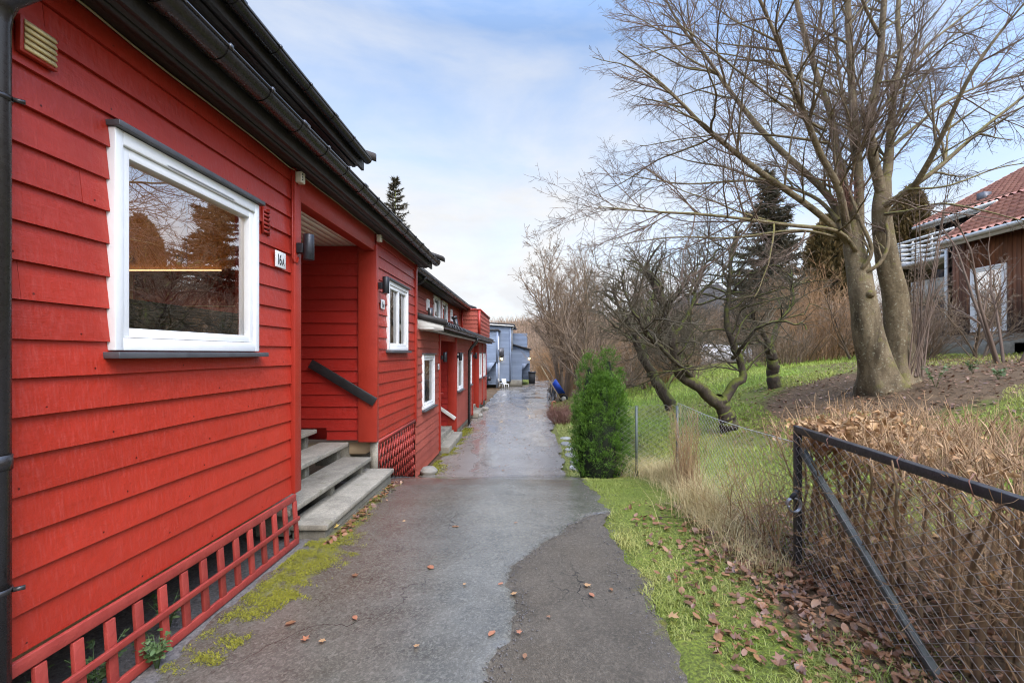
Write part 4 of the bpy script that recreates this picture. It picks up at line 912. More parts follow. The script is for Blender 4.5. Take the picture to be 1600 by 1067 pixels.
for ch_ in wd_.children:
    if ch_.name.startswith('pane'): ch_.data.materials[0] = M['glassdim']
    if ch_.name.startswith('dark_room'): ch_.data.materials[0] = M['shaderoom']; ch_.name = 'dim_room_sheet'
window(H, HF, *DW2, backing='dark', flash=False, casing=.10, sash=.08)
mb = MB(); vboards(mb, Fr((17.4, 0), (0, 1), (-1, 0)), 8, 20.3, 1.5, 7.2, w=.18); vboards(mb, Fr((0, 20.3), (1, 0), (0, 1)), 17.4, 25, 1.5, 7.2, w=.2); mb.build('wall', M['darkboards'], H)
sh = MB(); sh.box(17.45, 25, 8, 20.25, 1.4, 7.2); sh.build('wall_core', M['darkboards'], H)
tiles(14.45, 5.66, 16.95, 7.30, 7.5, 16.75, tw=.26, course=.36, dz=.055).build('lower_roof', M['tile'], H)
tiles(16.75, 7.22, 21.9, 10.0, 7.5, 20.6, tw=.26, course=.36, dz=.055).build('upper_roof', M['tile'], H)
rs = MB(); rs.prism([(14.5, 16.70, 5.50), (16.95, 16.70, 7.10), (16.95, 16.70, 7.26), (14.5, 16.70, 5.63)], (0, -9, 0)); rs.prism([(16.8, 20.5, 7.06), (21.9, 20.5, 9.8), (21.9, 20.5, 9.95), (16.8, 20.5, 7.18)], (0, -13, 0)); rs.build('roof_underside', M['darkboards'], H)
gt = MB(); gt.tube([(14.40, 7.5, 5.60), (14.40, 16.8, 5.60)], .075, 10); gt.box(14.46, 14.5, 7.5, 16.7, 5.42, 5.64); gt.tube([(16.68, 16.9, 7.16), (16.68, 20.6, 7.16)], .07, 10); gt.box(16.74, 16.78, 7.5, 20.5, 7.0, 7.2); gt.build('eaves_gutter', M['white_old'], H)
vt = MB(); vt.prism([(14.45, 16.76, 5.62), (16.95, 16.76, 7.26), (16.95, 16.76, 7.38), (14.45, 16.76, 5.76)], (0, .04, 0)); vt.build('verge_tiles', M['tile'], H); vt = MB(); vt.prism([(16.72, 20.62, 7.16), (21.9, 20.62, 9.96), (21.9, 20.62, 10.08), (16.72, 20.62, 7.30)], (0, .05, 0)); vt.build('verge_tiles', M['tile'], H)
sk = MB(); k0 = P(1538, 300, 17.6); sk.box(17.55, 17.85, 18.3, 18.6, 7.6, 8.0); sk.build('roof_hatch', M['flashing'], H)
pp = MB(); pp.tube([(15.02, 17.06, 1.8), (15.02, 17.06, 5.45)], .06, 10); pp.build('corner_post', M['white_old'], H)
sp = MB()
for i, (x, z) in enumerate(((14.55, 2.36), (14.15, 2.08))): sp.box(x - .02, 15.0 - .001 * i, 14.2, 17.0 + .12 * i, 1.5, z, .5)
sp.build('doorstep', M['concrete'], H, bevel=.01)
bc = MB(); bc.box(15.1, 17.4, 16.85, 19.6, 5.22, 5.36); bc.build('balcony_floor', M['white_old'], H)
bc = MB()
for i in range(5): bc.box(15.08, 15.11, 16.85, 19.65, 5.44 + i * .18, 5.53 + i * .18); bc.box(15.11, 17.3, 19.62, 19.65, 5.44 + i * .18, 5.53 + i * .18)
for y in (16.9, 17.8, 18.7, 19.58): bc.box(15.112, 15.16, y, y + .06, 5.3, 6.26)
bc.build('balcony_railing', M['white_old'], H)
bc = MB(); bc.box(15.7, 15.75, 16.99, 18.3, 3.75, 4.65); bc.box(15.7, 15.75, 18.35, 19.5, 3.75, 4.65); bc.build('white_panel', M['white_old'], H)
bc = MB(); vboards(bc, Fr((15.65, 0), (0, 1), (-1, 0)), 17.1, 20.5, 1.6, 3.6, w=.16); bc.build('plank_screen', M['darkboards'], H)
bc = MB(); bc.box(15.3, 15.6, 17.12, 18.8, 1.5, 2.35); bc.build('plinth', M['plaster'], H)
# houses and walls glimpsed through the trees
D1 = thing('distant_house', 'dark roofed house with a pale wall glimpsed through the branches behind the apple trees', 'house', (17, 46, 1.0))
mb = MB(); mb.box(13.5, 21, 44, 52, -.5, 4.6); mb.build('wall', M['plaster'], D1)
mb = MB(); mb.prism([(12.6, 43.4, 4.5), (21.8, 43.4, 4.5), (17.2, 43.4, 8.2)], (0, 9.5, 0)); mb.build('roof', M['roof'], D1)
window(D1, Fr((0, 44), (1, 0), (0, -1)), 14.0, 14.9, 3.0, 4.2, flash=False, backing='dark')
window(D1, Fr((0, 44), (1, 0), (0, -1)), 18.0, 18.9, 3.0, 4.2, flash=False, backing='dark')
GW = MB()
for i in range(14): x = 9.2 + i * .20; GW.box(x, x + .185, 25.5, 25.53, gz(x, 25.5) - .1, 2.28 - .01 * i, random.random())
GW.box(9.2, 12.0, 25.531, 25.56, 1.0, 1.08); GW.box(9.2, 12.0, 25.531, 25.56, 1.9, 1.98)
tag(GW.build('board_fence', M['white'], origin=(10.5, 25.5, 1.1)), 'white board fence at the back of the lawn behind the apple trees', 'fence')
# ------------------------------------------------------------------ trees
class Tree:
    """collects limbs as polylines, then meshes them by thickness"""
    def __init__(self, seed): self.r = np.random.default_rng(seed); self.lines = []
    def put(self, pts, rad): self.lines.append((np.asarray(pts, float), np.asarray(rad, float)))
    def grow(self, p, d, length, rad, lv, cfg, tint=.5):
        r = self.r; c = cfg[lv]; seg = max(3, int(length / c['seg'])); step = length / seg
        d = np.array(d, float) / np.linalg.norm(d); pts, rr, dirs = [np.array(p, float)], [rad], [d]
        kink = c.get('kink', 0)
        for i in range(seg):
            d = d + r.normal(0, c['wig'], 3) + np.array([0, 0, c['up']]) * step
            if kink and r.random() < kink: d = d + r.normal(0, .5, 3)
            d /= np.linalg.norm(d); pts.append(pts[-1] + d * step); rr.append(max(rad * (1 - (1 - c.get('tip', .25)) * (i + 1) / seg), .0012)); dirs.append(d)
        self.put(pts, rr)
        self.kids(pts, rr, dirs, length, lv, cfg)
    def kids(self, pts, rr, dirs, length, lv, cfg):
        if lv + 1 >= len(cfg): return
        r = self.r; c = cfg[lv]; n = r.poisson(c['n'] * length) if c.get('abs') is None else c['abs']
        k = len(pts) - 1
        for _ in range(int(n)):
            t = c['t0'] + (1 - c['t0']) * r.random() ** .85; f = t * k; i = min(int(f), k - 1); u = f - i
            p = pts[i] * (1 - u) + pts[i + 1] * u; d = dirs[min(i + 1, k)]
            a = R(r.normal(c['ang'], 9)); v = r.normal(0, 1, 3)
            if c.get('flat'): v[2] *= c['flat']
            v -= d * np.dot(v, d); v /= np.linalg.norm(v) + 1e-9
            nd = d * math.cos(a) + v * math.sin(a)
            if c.get('lift'): nd[2] += c['lift']
            L_ = c['len'] * (1.15 - .75 * t) * r.uniform(.55, 1.25) * (length if c.get('rel', True) else 1)
            if L_ < .05: continue
            self.grow(p, nd, L_, min(rr[i] * .62, c.get('rmax', 9) * r.uniform(.7, 1.2)), lv + 1, cfg)
    def limb(self, pts, r0, r1, cfg, lv=0, n=26, wob=.02, length=None, knob=0):
        """hand-placed limb: smooth spline through given points, then grown children"""
        pts = np.asarray(pts, float); t = np.linspace(0, len(pts) - 1, n); out = []
        for q in t:
            i = min(int(q), len(pts) - 2); f = q - i; p0, p1, p2, p3 = pts[max(i - 1, 0)], pts[i], pts[i + 1], pts[min(i + 2, len(pts) - 1)]
            out.append(.5 * ((2 * p1) + (-p0 + p2) * f + (2 * p0 - 5 * p1 + 4 * p2 - p3) * f * f + (-p0 + 3 * p1 - 3 * p2 + p3) * f ** 3))
        out = np.array(out); out[1:-1] += np.cumsum(self.r.normal(0, wob * .35, (n - 2, 3)), axis=0) * .25
        s = np.linspace(0, 1, n); rr = r0 + (r1 - r0) * s ** .8; rr = rr * (1 + .03 * np.sin(s * 17 + self.r.uniform(0, 6)) + knob * self.r.normal(0, 1, n))
        self.put(out, rr)
        if cfg:
            d = np.gradient(out, axis=0); d /= np.linalg.norm(d, axis=1, keepdims=True)
            self.kids(list(out), list(rr), list(d), length or np.linalg.norm(np.diff(out, axis=0), axis=1).sum(), lv, cfg)
        return out, rr
    def mesh(self, lo=0, hi=9, minr=0, tint=None):
        mb = MB(); g = {}
        for p, r in self.lines:
            if not (lo <= r[0] < hi): continue
            S = 12 if r[0] > .09 else 8 if r[0] > .04 else 5 if r[0] > .013 else 3
            g.setdefault((len(p), S), []).append((p, np.maximum(r, minr)))
        for (k, S), v in g.items():
            pts = np.array([a for a, b in v]); rr = np.array([b for a, b in v])
            mb.tubes(pts, rr, S, self.r.random(len(v)) if tint is None else tint)
        return mb
    def count(self): return sum(len(p) for p, r in self.lines)

# ---- the big beech
bx, by = 6.85, 9.2
gb = gz(P(1385, 595, 9.0)[0], 9.0)
def Q(px, py, dy=0.): return P(px, py, 9.0 + dy)
beech = thing('beech_tree', 'big bare grey beech tree with a twin trunk standing in bare soil on the slope', 'tree', Q(1388, 600))
T = Tree(11)
cfgB = [dict(seg=.28, wig=.05, up=.0, n=3.7, t0=.14, ang=46, len=.42, flat=.6, lift=.02, rmax=.024),
        dict(seg=.14, wig=.075, up=.03, n=8.5, t0=.12, ang=42, len=.44, flat=.5, rmax=.0075, tip=.25),
        dict(seg=.10, wig=.10, up=.03, n=13, t0=.12, ang=44, len=.40, flat=.5, rmax=.0038, tip=.4),
        dict(seg=.07, wig=.12, up=.0, n=0, t0=.2, ang=40, len=.4, rmax=.0026, tip=.5)]
def L(px, r0, r1, **k): return T.limb([Q(*q) for q in px], r0, r1, cfgB, **k)
L([(1330, 400, 0), (1320, 372, 0), (1267, 324, -.3), (1180, 262, -.7), (1101, 197, -1.0), (1066, 162, -1.1), (1018, 118, -1.3), (965, 79, -1.5)], .085, .010)
L([(1318, 368, .1), (1294, 306, .4), (1206, 223, .7), (1145, 149, 1.0), (1105, 92, 1.1), (1062, 39, 1.3), (1025, -30, 1.5)], .085, .014)
L([(1325, 372, -.1), (1311, 297, -.4), (1280, 236, -.6), (1250, 162, -1.0), (1224, 87, -1.2), (1206, 44, -1.4), (1160, -60, -1.6)], .075, .02)
L([(1340, 410, .05), (1336, 375, .1), (1325, 310, .3), (1311, 262, .4), (1300, 184, .6), (1276, 114, .9), (1250, 26, 1.0), (1235, -60, 1.2)], .10, .04)
L([(1340, 412, .02), (1343, 350, 0), (1342, 262, 0), (1337, 210, -.1), (1331, 131, 0), (1326, 44, .1), (1322, -60, .1)], .095, .05)
L([(1341, 300, .02), (1336, 265, .1), (1326, 190, .5), (1312, 120, .9), (1304, 40, 1.2), (1300, -50, 1.5)], .05, .02)
L([(1345, 405, .0), (1311, 363, -.5), (1230, 352, -1.2), (1105, 337, -1.9), (1009, 332, -2.3), (935, 324, -2.6)], .05, .006)
L([(1310, 345, .1), (1267, 306, .5), (1180, 284, 1.0), (1075, 289, 1.4), (1009, 280, 1.6), (948, 271, 1.8)], .045, .006)
L([(1310, 372, .1), (1250, 360, -.6), (1145, 372, -1.0), (1050, 372, -1.4), (960, 385, -1.6)], .035, .005)
L([(1290, 205, -.2), (1230, 170, -.8), (1150, 110, -1.5), (1090, 60, -2.0), (1030, 20, -2.4)], .03, .006)
L([(1310, 150, .4), (1240, 118, .9), (1160, 90, 1.2), (1080, 80, 1.6), (1000, 70, 2.0)], .03, .006)
L([(1300, 225, .3), (1235, 215, -.2), (1160, 208, -.4), (1080, 215, -.8), (1000, 228, -1.0)], .03, .006)
# right trunk crown
L([(1377, 300, .1), (1364, 245, .1), (1359, 192, .1), (1372, 122, .2), (1377, 52, .3), (1384, -60, .4)], .105, .05)
L([(1380, 295, .15), (1388, 262, .3), (1392, 210, .4), (1396, 144, .6), (1407, 87, .8), (1403, 26, .9), (1410, -60, 1.1)], .10, .035)
L([(1382, 322, -.1), (1425, 293, -.5), (1447, 258, -.8), (1477, 197, -1.2), (1512, 122, -1.6), (1556, 57, -1.8), (1610, -10, -2.0)], .07, .012)
L([(1425, 292, -.45), (1460, 267, -.5), (1530, 206, -.6), (1574, 171, -.6), (1640, 120, -.7), (1720, 70, -.9)], .05, .010)
L([(1396, 228, .4), (1438, 192, .7), (1490, 153, 1.0), (1556, 127, 1.3), (1640, 108, 1.5), (1720, 80, 1.8)], .04, .008)
L([(1398, 140, .6), (1440, 80, .9), (1500, 30, 1.2), (1560, -20, 1.5)], .035, .012)
L([(1376, 60, .3), (1350, 10, .0), (1330, -50, -.2)], .04, .02)
L([(1383, 335, -.3), (1415, 330, -1.0), (1470, 318, -1.7), (1540, 330, -2.1), (1620, 350, -2.3)], .035, .006)
L([(1420, 296, -.5), (1480, 290, -.9), (1560, 262, -1.0), (1640, 250, -1.2)], .025, .005)
L([(1370, 130, .2), (1420, 120, -.6), (1480, 70, -1.3), (1540, 40, -1.8)], .03, .006)
# crossing boughs low between the trunks
for px, r0, r1 in (([(1345, 428, -.12), (1348, 418, -.24), (1358, 405, -.30), (1362, 388, -.30), (1354, 366, -.28), (1344, 345, -.25), (1334, 318, -.2), (1322, 285, -.1), (1318, 250, 0)], .045, .022),
                   ([(1346, 430, -.12), (1356, 424, -.26), (1374, 412, -.32), (1386, 390, -.33), (1388, 366, -.28), (1385, 346, -.2), (1395, 325, -.3), (1412, 305, -.5)], .042, .022)):
    L(px, r0, r1, wob=.005)
# suckers round the foot on the right
cfgS = [dict(seg=.2, wig=.05, up=.05, n=3, t0=.25, ang=35, len=.3, rmax=.005), dict(seg=.12, wig=.08, up=.05, n=6, t0=.2, ang=40, len=.35, rmax=.0028), dict(seg=.09, wig=.1, up=0, n=0, t0=0, ang=40, len=.3)]
S_ = Tree(12)
for i in range(16):
    x0 = 1408 + S_.r.uniform(0, 34); a = S_.r.uniform(-25, 75); h = S_.r.uniform(90, 330)
    S_.limb([Q(x0, 588, -.1), Q(x0 + a * .3, 588 - h * .4, S_.r.uniform(-.2, .3)), Q(x0 + a * .8, 588 - h, S_.r.uniform(-.3, .4))], S_.r.uniform(.012, .024), .006, cfgS, n=9)
# trunks as thick flared tubes
TM = MB()
def trunk(px, rad, seed):
    pts = np.array([Q(*q) for q in px]); n = 34; t = np.linspace(0, len(pts) - 1, n); idx = np.arange(len(pts))
    c = np.stack([np.interp(t, idx, pts[:, k]) for k in range(3)], 1); rr = np.interp(t, idx, rad)
    k = np.ones(5) / 5
    for a in range(3): c[2:-2, a] = np.convolve(c[:, a], k, 'valid')
    rr[2:-2] = np.convolve(rr, k, 'valid')
    S = 22; r_ = np.random.default_rng(seed); V = []; ph = r_.uniform(0, 6, 4)
    for i in range(n):
        flare = math.exp(-i / 2.2)
        for j in range(S):
            a = j * 2 * math.pi / S
            q = rr[i] * (1 + .05 * math.sin(2 * a + ph[0] + i * .05) + .035 * math.sin(3 * a + ph[1] - i * .11) + .34 * math.exp(-max(i - 4, 0) / 3.0) * max(0, math.sin(5 * a + ph[2])) + .05 * math.sin(4 * a + i * .35 + ph[3]) * (.5 + .5 * math.sin(i * .37 + ph[0])) + .02 * math.sin(i * .9 + a))
            V.append(c[i] + np.array([math.cos(a) * q, math.sin(a) * q, 0]))
    TM.add(V, [[i * S + j, i * S + (j + 1) % S, (i + 1) * S + (j + 1) % S, (i + 1) * S + j] for i in range(n - 1) for j in range(S)])
trunk([(1390, 636, -.05), (1382, 606, -.08), (1371, 575, -.10), (1358, 530, -.12), (1349, 480, -.12), (1344, 440, -.10), (1338, 405, 0), (1331, 375, .05), (1333, 345, .08)], [.45, .35, .275, .24, .215, .205, .20, .155, .095], 1)
trunk([(1406, 636, .12), (1404, 606, .12), (1407, 570, .14), (1405, 520, .14), (1401, 475, .12), (1395, 440, .1), (1384, 395, .1), (1377, 340, .1), (1378, 305, .1), (1382, 278, .15)], [.38, .30, .235, .21, .205, .205, .18, .155, .14, .10], 2)
st = MB(); st.tube([Q(1352, 452, -.10), Q(1361, 461, -.36)], .065, 14)
tk = TM.build('trunk', M['beech'], beech, smooth=True)
st.build('sawn_stub', M['beech'], tk, smooth=False)
T.mesh(.018).build('bough', M['beech'], beech, smooth=True)
T.mesh(0, .018, .0021).build('crown', M['beech_twig'], beech)
S_.mesh(0, 9, .0022).build('sucker_shoots', M['beech_twig'], beech)
print('beech rings', T.count(), S_.count())
# witch's-broom tangle in the fork
W = Tree(13); W.r = np.random.default_rng(13)
c0 = Q(1318, 285, .0)
for i in range(150):
    d = W.r.normal(0, 1, 3); d[2] = abs(d[2]) * 1.4; d /= np.linalg.norm(d)
    W.grow(c0 + W.r.normal(0, .10, 3) + np.array([0, 0, -.25 + W.r.uniform(-.2, .2)]), d, W.r.uniform(.2, .55), .006, 0, [dict(seg=.09, wig=.2, up=.2, n=0, t0=0, ang=0, len=0)])
tag(W.mesh(0, 9, .003).build('twig_nest', M['redbush'], origin=c0), 'reddish tangle of twigs like a nest in the left fork of the big beech', 'nest')

# ---- apple trees
cfgA = [dict(seg=.16, wig=.13, up=.1, n=9, t0=.15, ang=52, len=.55, rmax=.022, kink=.15),
        dict(seg=.10, wig=.15, up=.12, n=10, t0=.12, ang=50, len=.48, rmax=.008, kink=.12),
        dict(seg=.07, wig=.14, up=.1, n=10, t0=.1, ang=50, len=.42, rmax=.004),
        dict(seg=.06, wig=.14, up=0, n=0, t0=.1, ang=45, len=.4, rmax=.003)]
def apple(name, label, limbs, d, base, seed, trunkpts, extra=()):
    root = thing(name, label, 'tree', base, 'old mossy apple trees on the lawn')
    t = Tree(seed)
    for px, r0, r1, grow_ in limbs: t.limb([P(x, y, d + dy) for x, y, dy in px], r0, r1, cfgA if grow_ else None, n=34, wob=.15, knob=.05)
    t.mesh(.020).build('trunk', M['apple'], root, smooth=True)
    t.mesh(0, .020, .0021).build('crown', M['apple_twig'], root)
    print(name, t.count())
apple('apple_tree', 'old mossy apple tree with a forked trunk leaning left behind the chain-link fence', [
    ([(1143, 690, 0), (1133, 652, 0), (1122, 625, 0)], .20, .13, False),
    ([(1124, 632, 0), (1098, 603, -.1), (1068, 580, -.2), (1056, 530, -.3), (1044, 480, -.3), (1030, 440, -.3), (1012, 412, -.3)], .125, .05, True),
    ([(1124, 630, 0), (1148, 604, .1), (1163, 590, .15), (1150, 552, .2), (1140, 510, .25), (1146, 455, .3), (1152, 400, .4), (1160, 360, .5)], .105, .03, True),
    ([(1080, 588, -.15), (1050, 560, -.8), (1010, 520, -1.2), (985, 470, -1.3), (975, 425, -1.3)], .05, .012, True),
    ([(1055, 525, -.3), (1085, 470, .1), (1100, 430, .4), (1130, 390, .8)], .05, .015, True),
    ([(1145, 560, .2), (1180, 520, -.4), (1220, 505, -.8), (1260, 515, -1.0)], .045, .010, True),
    ([(1145, 460, .3), (1180, 430, .0), (1220, 420, -.3), (1250, 440, -.4)], .035, .010, True),
    ([(1035, 450, -.3), (1000, 420, .2), (975, 410, .6)], .035, .012, True),
    ([(1042, 480, -.3), (1070, 440, -.9), (1090, 400, -1.2)], .035, .010, True),
], 9.3, P(1143, 682, 9.3), 21, None)
apple('apple_tree', 'slimmer old apple tree leaning left just behind the first one and right of the thuja', [
    ([(1056, 650, 0), (1040, 615, 0), (1020, 592, 0), (1002, 560, -.1), (988, 530, -.2)], .19, .09, False),
    ([(1002, 560, -.1), (992, 525, -.3), (975, 490, -.6), (962, 450, -.8)], .085, .03, True),
    ([(1016, 588, 0), (1006, 540, .3), (1012, 500, .6), (1020, 460, 1.0), (1018, 425, 1.2)], .09, .03, True),
    ([(1040, 612, 0), (1062, 570, .4), (1075, 530, .8), (1080, 490, 1.0)], .06, .02, True),
    ([(990, 530, -.2), (960, 510, -.9), (935, 490, -1.2)], .045, .012, True),
], 13.2, P(1056, 640, 13.2), 22, None)
apple('apple_tree', 'small crooked apple tree farther back on the lawn, left of the big beech', [
    ([(1214, 616, 0), (1212, 592, 0), (1208, 560, 0), (1200, 535, 0)], .20, .10, False),
    ([(1205, 545, 0), (1190, 510, -.2), (1172, 480, -.4), (1168, 430, -.5)], .08, .03, True),
    ([(1204, 540, 0), (1224, 500, .2), (1240, 470, .4), (1236, 420, .6)], .075, .03, True),
    ([(1208, 560, 0), (1180, 530, -.9), (1150, 510, -1.2)], .05, .015, True),
], 12.0, P(1212, 590, 12.0), 23, None)

# ---- slender bare trees and thickets
cfgT = [dict(seg=.45, wig=.05, up=.03, n=3.4, t0=.2, ang=38, len=.42, rmax=.05, lift=.1),
        dict(seg=.25, wig=.08, up=.05, n=4.6, t0=.12, ang=42, len=.42, rmax=.016),
        dict(seg=.16, wig=.10, up=.05, n=6, t0=.1, ang=42, len=.45, rmax=.007),
        dict(seg=.12, wig=.12, up=0, n=0, t0=.1, ang=40, len=.4, rmax=.005)]
def bare_tree(label, x, y, h, r0, seed, lean=(0, 0), stems=1, cfg=cfgT, mat='grey_twig', minr=.003, name='bare_tree', group=None):
    z = gz(x, y); root = thing(name, label, 'tree', (x, y, z), group); t = Tree(seed)
    for i in range(stems):
        a = t.r.uniform(0, 6.28); o = .18 * (stems > 1)
        l0 = np.array([lean[0] + (math.cos(a) * .28 if stems > 1 else 0), lean[1] + (math.sin(a) * .28 if stems > 1 else 0), 1.0])
        hh = h * t.r.uniform(.72, 1.0) if stems > 1 else h
        p = np.array([x + math.cos(a) * o, y + math.sin(a) * o, z - .1])
        k = 12; pts = [p + l0 * hh * s + np.array([t.r.normal(0, .06), t.r.normal(0, .06), 0]) * s * h * .3 for s in np.linspace(0, 1, 6)]
        t.limb(pts, r0 * t.r.uniform(.7, 1), .012, cfg, n=16, wob=.05)
    t.mesh(.03).build('trunk', M[mat], root, smooth=True)
    t.mesh(0, .03, minr).build('crown', M[mat], root)
    print(label[:30], t.count()); return root
bare_tree('tall many-stemmed bare tree beside the path, right of the blue-grey house', 1.78, 24.5, 7.9, .13, 31, stems=6, lean=(.03, 0), minr=.0075)
bare_tree('bare grey-brown tree just behind the thuja, with steep rising branches', 2.4, 20.0, 5.4, .09, 32, stems=5, minr=.0065)
bare_tree('feathery bare birch rising behind the lane-side trees', 3.6, 33, 10.2, .16, 33, lean=(.02, 0), stems=3, minr=.0095)
bare_tree('bare tree at the far end of the lawn, left of the apple trees', 4.6, 27, 6.8, .12, 34, stems=5, minr=.008)
bare_tree('bare tree behind the white board fence', 8.0, 29, 6.8, .13, 35, stems=5, minr=.008)
bare_tree('slender bare tree beside the brown house, right of its doorstep', 10.7, 10.6, 3.6, .05, 36, stems=4, minr=.003, mat='beech_twig')

# twiggy small trees filling the back of the garden: one grown, the others turned and scaled copies
def twiggy(seed, stems=9, h=4.2):
    t = Tree(seed); root = thing('twiggy_tree', '', 'tree', (0, 0, 0), 'bare twiggy trees behind the lawn'); k = np.array([0, 0, 0.])
    cfg = [dict(seg=.25, wig=.10, up=.04, n=4.2, t0=.15, ang=42, len=.45, rmax=.02), dict(seg=.16, wig=.13, up=.05, n=5.5, t0=.1, ang=45, len=.45, rmax=.009), dict(seg=.12, wig=.15, up=.0, n=6, t0=.1, ang=45, len=.42, rmax=.005), dict(seg=.1, wig=.15, up=0, n=0, t0=0, ang=0, len=0)]
    for i in range(stems):
        a = t.r.uniform(0, 6.28); t.grow((math.cos(a) * .25, math.sin(a) * .25, -.1), (math.cos(a) * .45, math.sin(a) * .45, 1), h * t.r.uniform(.6, 1), .05 * t.r.uniform(.5, 1.1), 0, cfg)
    for nm, lo, hi in (('trunk', .02, 9), ('crown', 0, .02)):
        o = t.mesh(lo, hi, .0055).build(nm, M['grey_twig'], None, origin=(0, 0, 0)); o.parent = root
    print('twiggy', t.count()); return root
tw0 = [twiggy(41), twiggy(42, 6, 4.6)]
for i, (x, y, s, lab) in enumerate(((3.3, 18.6, .85, 'bare twiggy tree just right of the thuja, at the lawn edge'), (4.9, 19.4, 1.0, 'bare twiggy tree behind the slimmer apple tree'), (6.4, 20.4, 1.05, 'bare twiggy tree behind the forked apple tree'), (6.1, 17.6, .7, 'low bare twiggy tree on the lawn between the forked and the slimmer apple trees'),
        (9.9, 20.6, 1.1, 'bare twiggy tree behind the small crooked apple tree'), (2.6, 22.5, 1.1, 'bare twiggy tree beside the lane, right of the wheelbarrow'), (11.2, 16.2, .7, 'low bare twiggy tree left of the big beech'), (2.3, 30.5, 1.35, 'bare twiggy tree far along the right side of the lane'), (6.0, 31, 1.5, 'tall bare twiggy tree far back behind the lawn'), (13.4, 22.4, 1.2, 'bare twiggy tree behind the big beech trunk'), (12.5, 13.2, .62, 'bare twiggy bush in front of the glazed door of the brown house'), (12.9, 16.2, .85, 'bare twiggy bush in front of the plank screen of the brown house'))):
    o = tw0[i] if i < 2 else copy_tree(tw0[i % 2]); o.location = (x, y, gz(x, y)); o.rotation_euler = (0, 0, i * 1.9); o.scale = (s, s, s); o['label'] = lab
def thicket(label, x, y, h, w, n, seed, mat='brush', minr=.004, name='bare_shrub', group='leafless shrubs along the back of the garden', dz=0):
    z = gz(x, y) + dz; t = Tree(seed)
    cfg = [dict(seg=h / 9, wig=.11, up=.0, n=8.0 / h * 1.3, t0=.15, ang=38, len=.42, rmax=.008), dict(seg=h / 9, wig=.16, up=.02, n=0, t0=.1, ang=35, len=.4, rmax=.004)]
    cfg[1]['n'] = 7.0 / h; cfg.append(dict(seg=h / 12, wig=.12, up=0, n=0, t0=0, ang=0, len=0))
    for i in range(n):
        a = t.r.uniform(0, 6.28); q = math.sqrt(t.r.random()); o = np.array([math.cos(a), math.sin(a), 0]) * q
        t.grow(np.array([x, y, z - .08]) + o * w * .38, np.array([0, 0, 1]) + o * .5 + t.r.normal(0, .22, 3), h * t.r.uniform(.55, 1.05) * (1 - .2 * q), t.r.uniform(.009, .016), 0, cfg)
    ob = t.mesh(0, 9, minr).build(name, M[mat], origin=(x, y, z)); return tag(ob, label, 'shrub', group)
TH = [(3.6, 21.5, 2.6, 2.0, 'grey_twig', 'grey-brown leafless shrub at the left end of the lawn behind the thuja'), (5.2, 22.0, 2.8, 2.6, 'brush', 'russet leafless shrub behind the slimmer apple tree'),
      (6.8, 22.5, 2.6, 2.4, 'grey_twig', 'dense grey-brown shrub behind the forked apple tree'), (7.4, 23.5, 2.4, 2.0, 'brush', 'brown leafless shrub left of the white board fence'),
      (12.4, 23.5, 3.6, 3.0, 'brush', 'tall russet thicket between the small apple tree and the white board fence'), (10.4, 17.6, 3.4, 2.6, 'brush', 'tall straw-brown thicket just left of the big beech trunk'),
      (11.8, 18.6, 4.2, 2.8, 'brush', 'tallest russet thicket behind the big beech trunk'), (9.0, 17.0, 2.2, 2.2, 'grey_twig', 'low tangled shrub behind the small crooked apple tree'),
      (13.0, 20.8, 4.4, 2.6, 'brush', 'russet thicket below the white balcony'), (11.6, 14.2, 2.4, 1.2, 'grey_twig', 'thin upright shrub in front of the dark plank screen'), (14.6, 24, 4.6, 3.2, 'brush', 'russet thicket farthest back, under the two bronze conifers'),
      (5.6, 25.5, 3.8, 3.0, 'brush', 'tall russet shrub behind the slimmer apple tree, at the back of the lawn'), (7.6, 26.5, 4.0, 3.0, 'grey_twig', 'tall grey-brown thicket against the pale distant house'),
      (9.8, 27.5, 4.2, 3.2, 'brush', 'tall russet thicket just behind the white board fence'), (12.6, 28.5, 4.6, 3.4, 'grey_twig', 'tall grey thicket under the tall dark spruce'), (4.0, 29, 3.6, 2.8, 'brush', 'russet thicket behind the many-stemmed lane tree'),
      (16.6, 26, 5.2, 3.4, 'brush', 'tall russet thicket between the two bronze conifers'), (5.5, 19.5, 1.5, 1.8, 'brush', 'low russet shrub at the back of the lawn behind the slimmer apple tree'),
      (2.9, 27.5, 2.6, 2.2, 'brush', 'russet shrub on the right of the lane beyond the wheelbarrow')]
for i, (x, y, h, w, m_, lab) in enumerate(TH): thicket(lab, x, y, h, w, 90, 50 + i, m_, .0045)
thicket('low russet shrub on the path edge beside the wheelbarrow', 1.12, 18.2, .85, .8, 90, 80, 'redbush', .004, group='low russet shrubs on the path edge'); thicket('low russet shrub on the path edge just beyond the thuja', 1.16, 16.6, .75, .7, 80, 81, 'redbush', .004, group='low russet shrubs on the path edge')

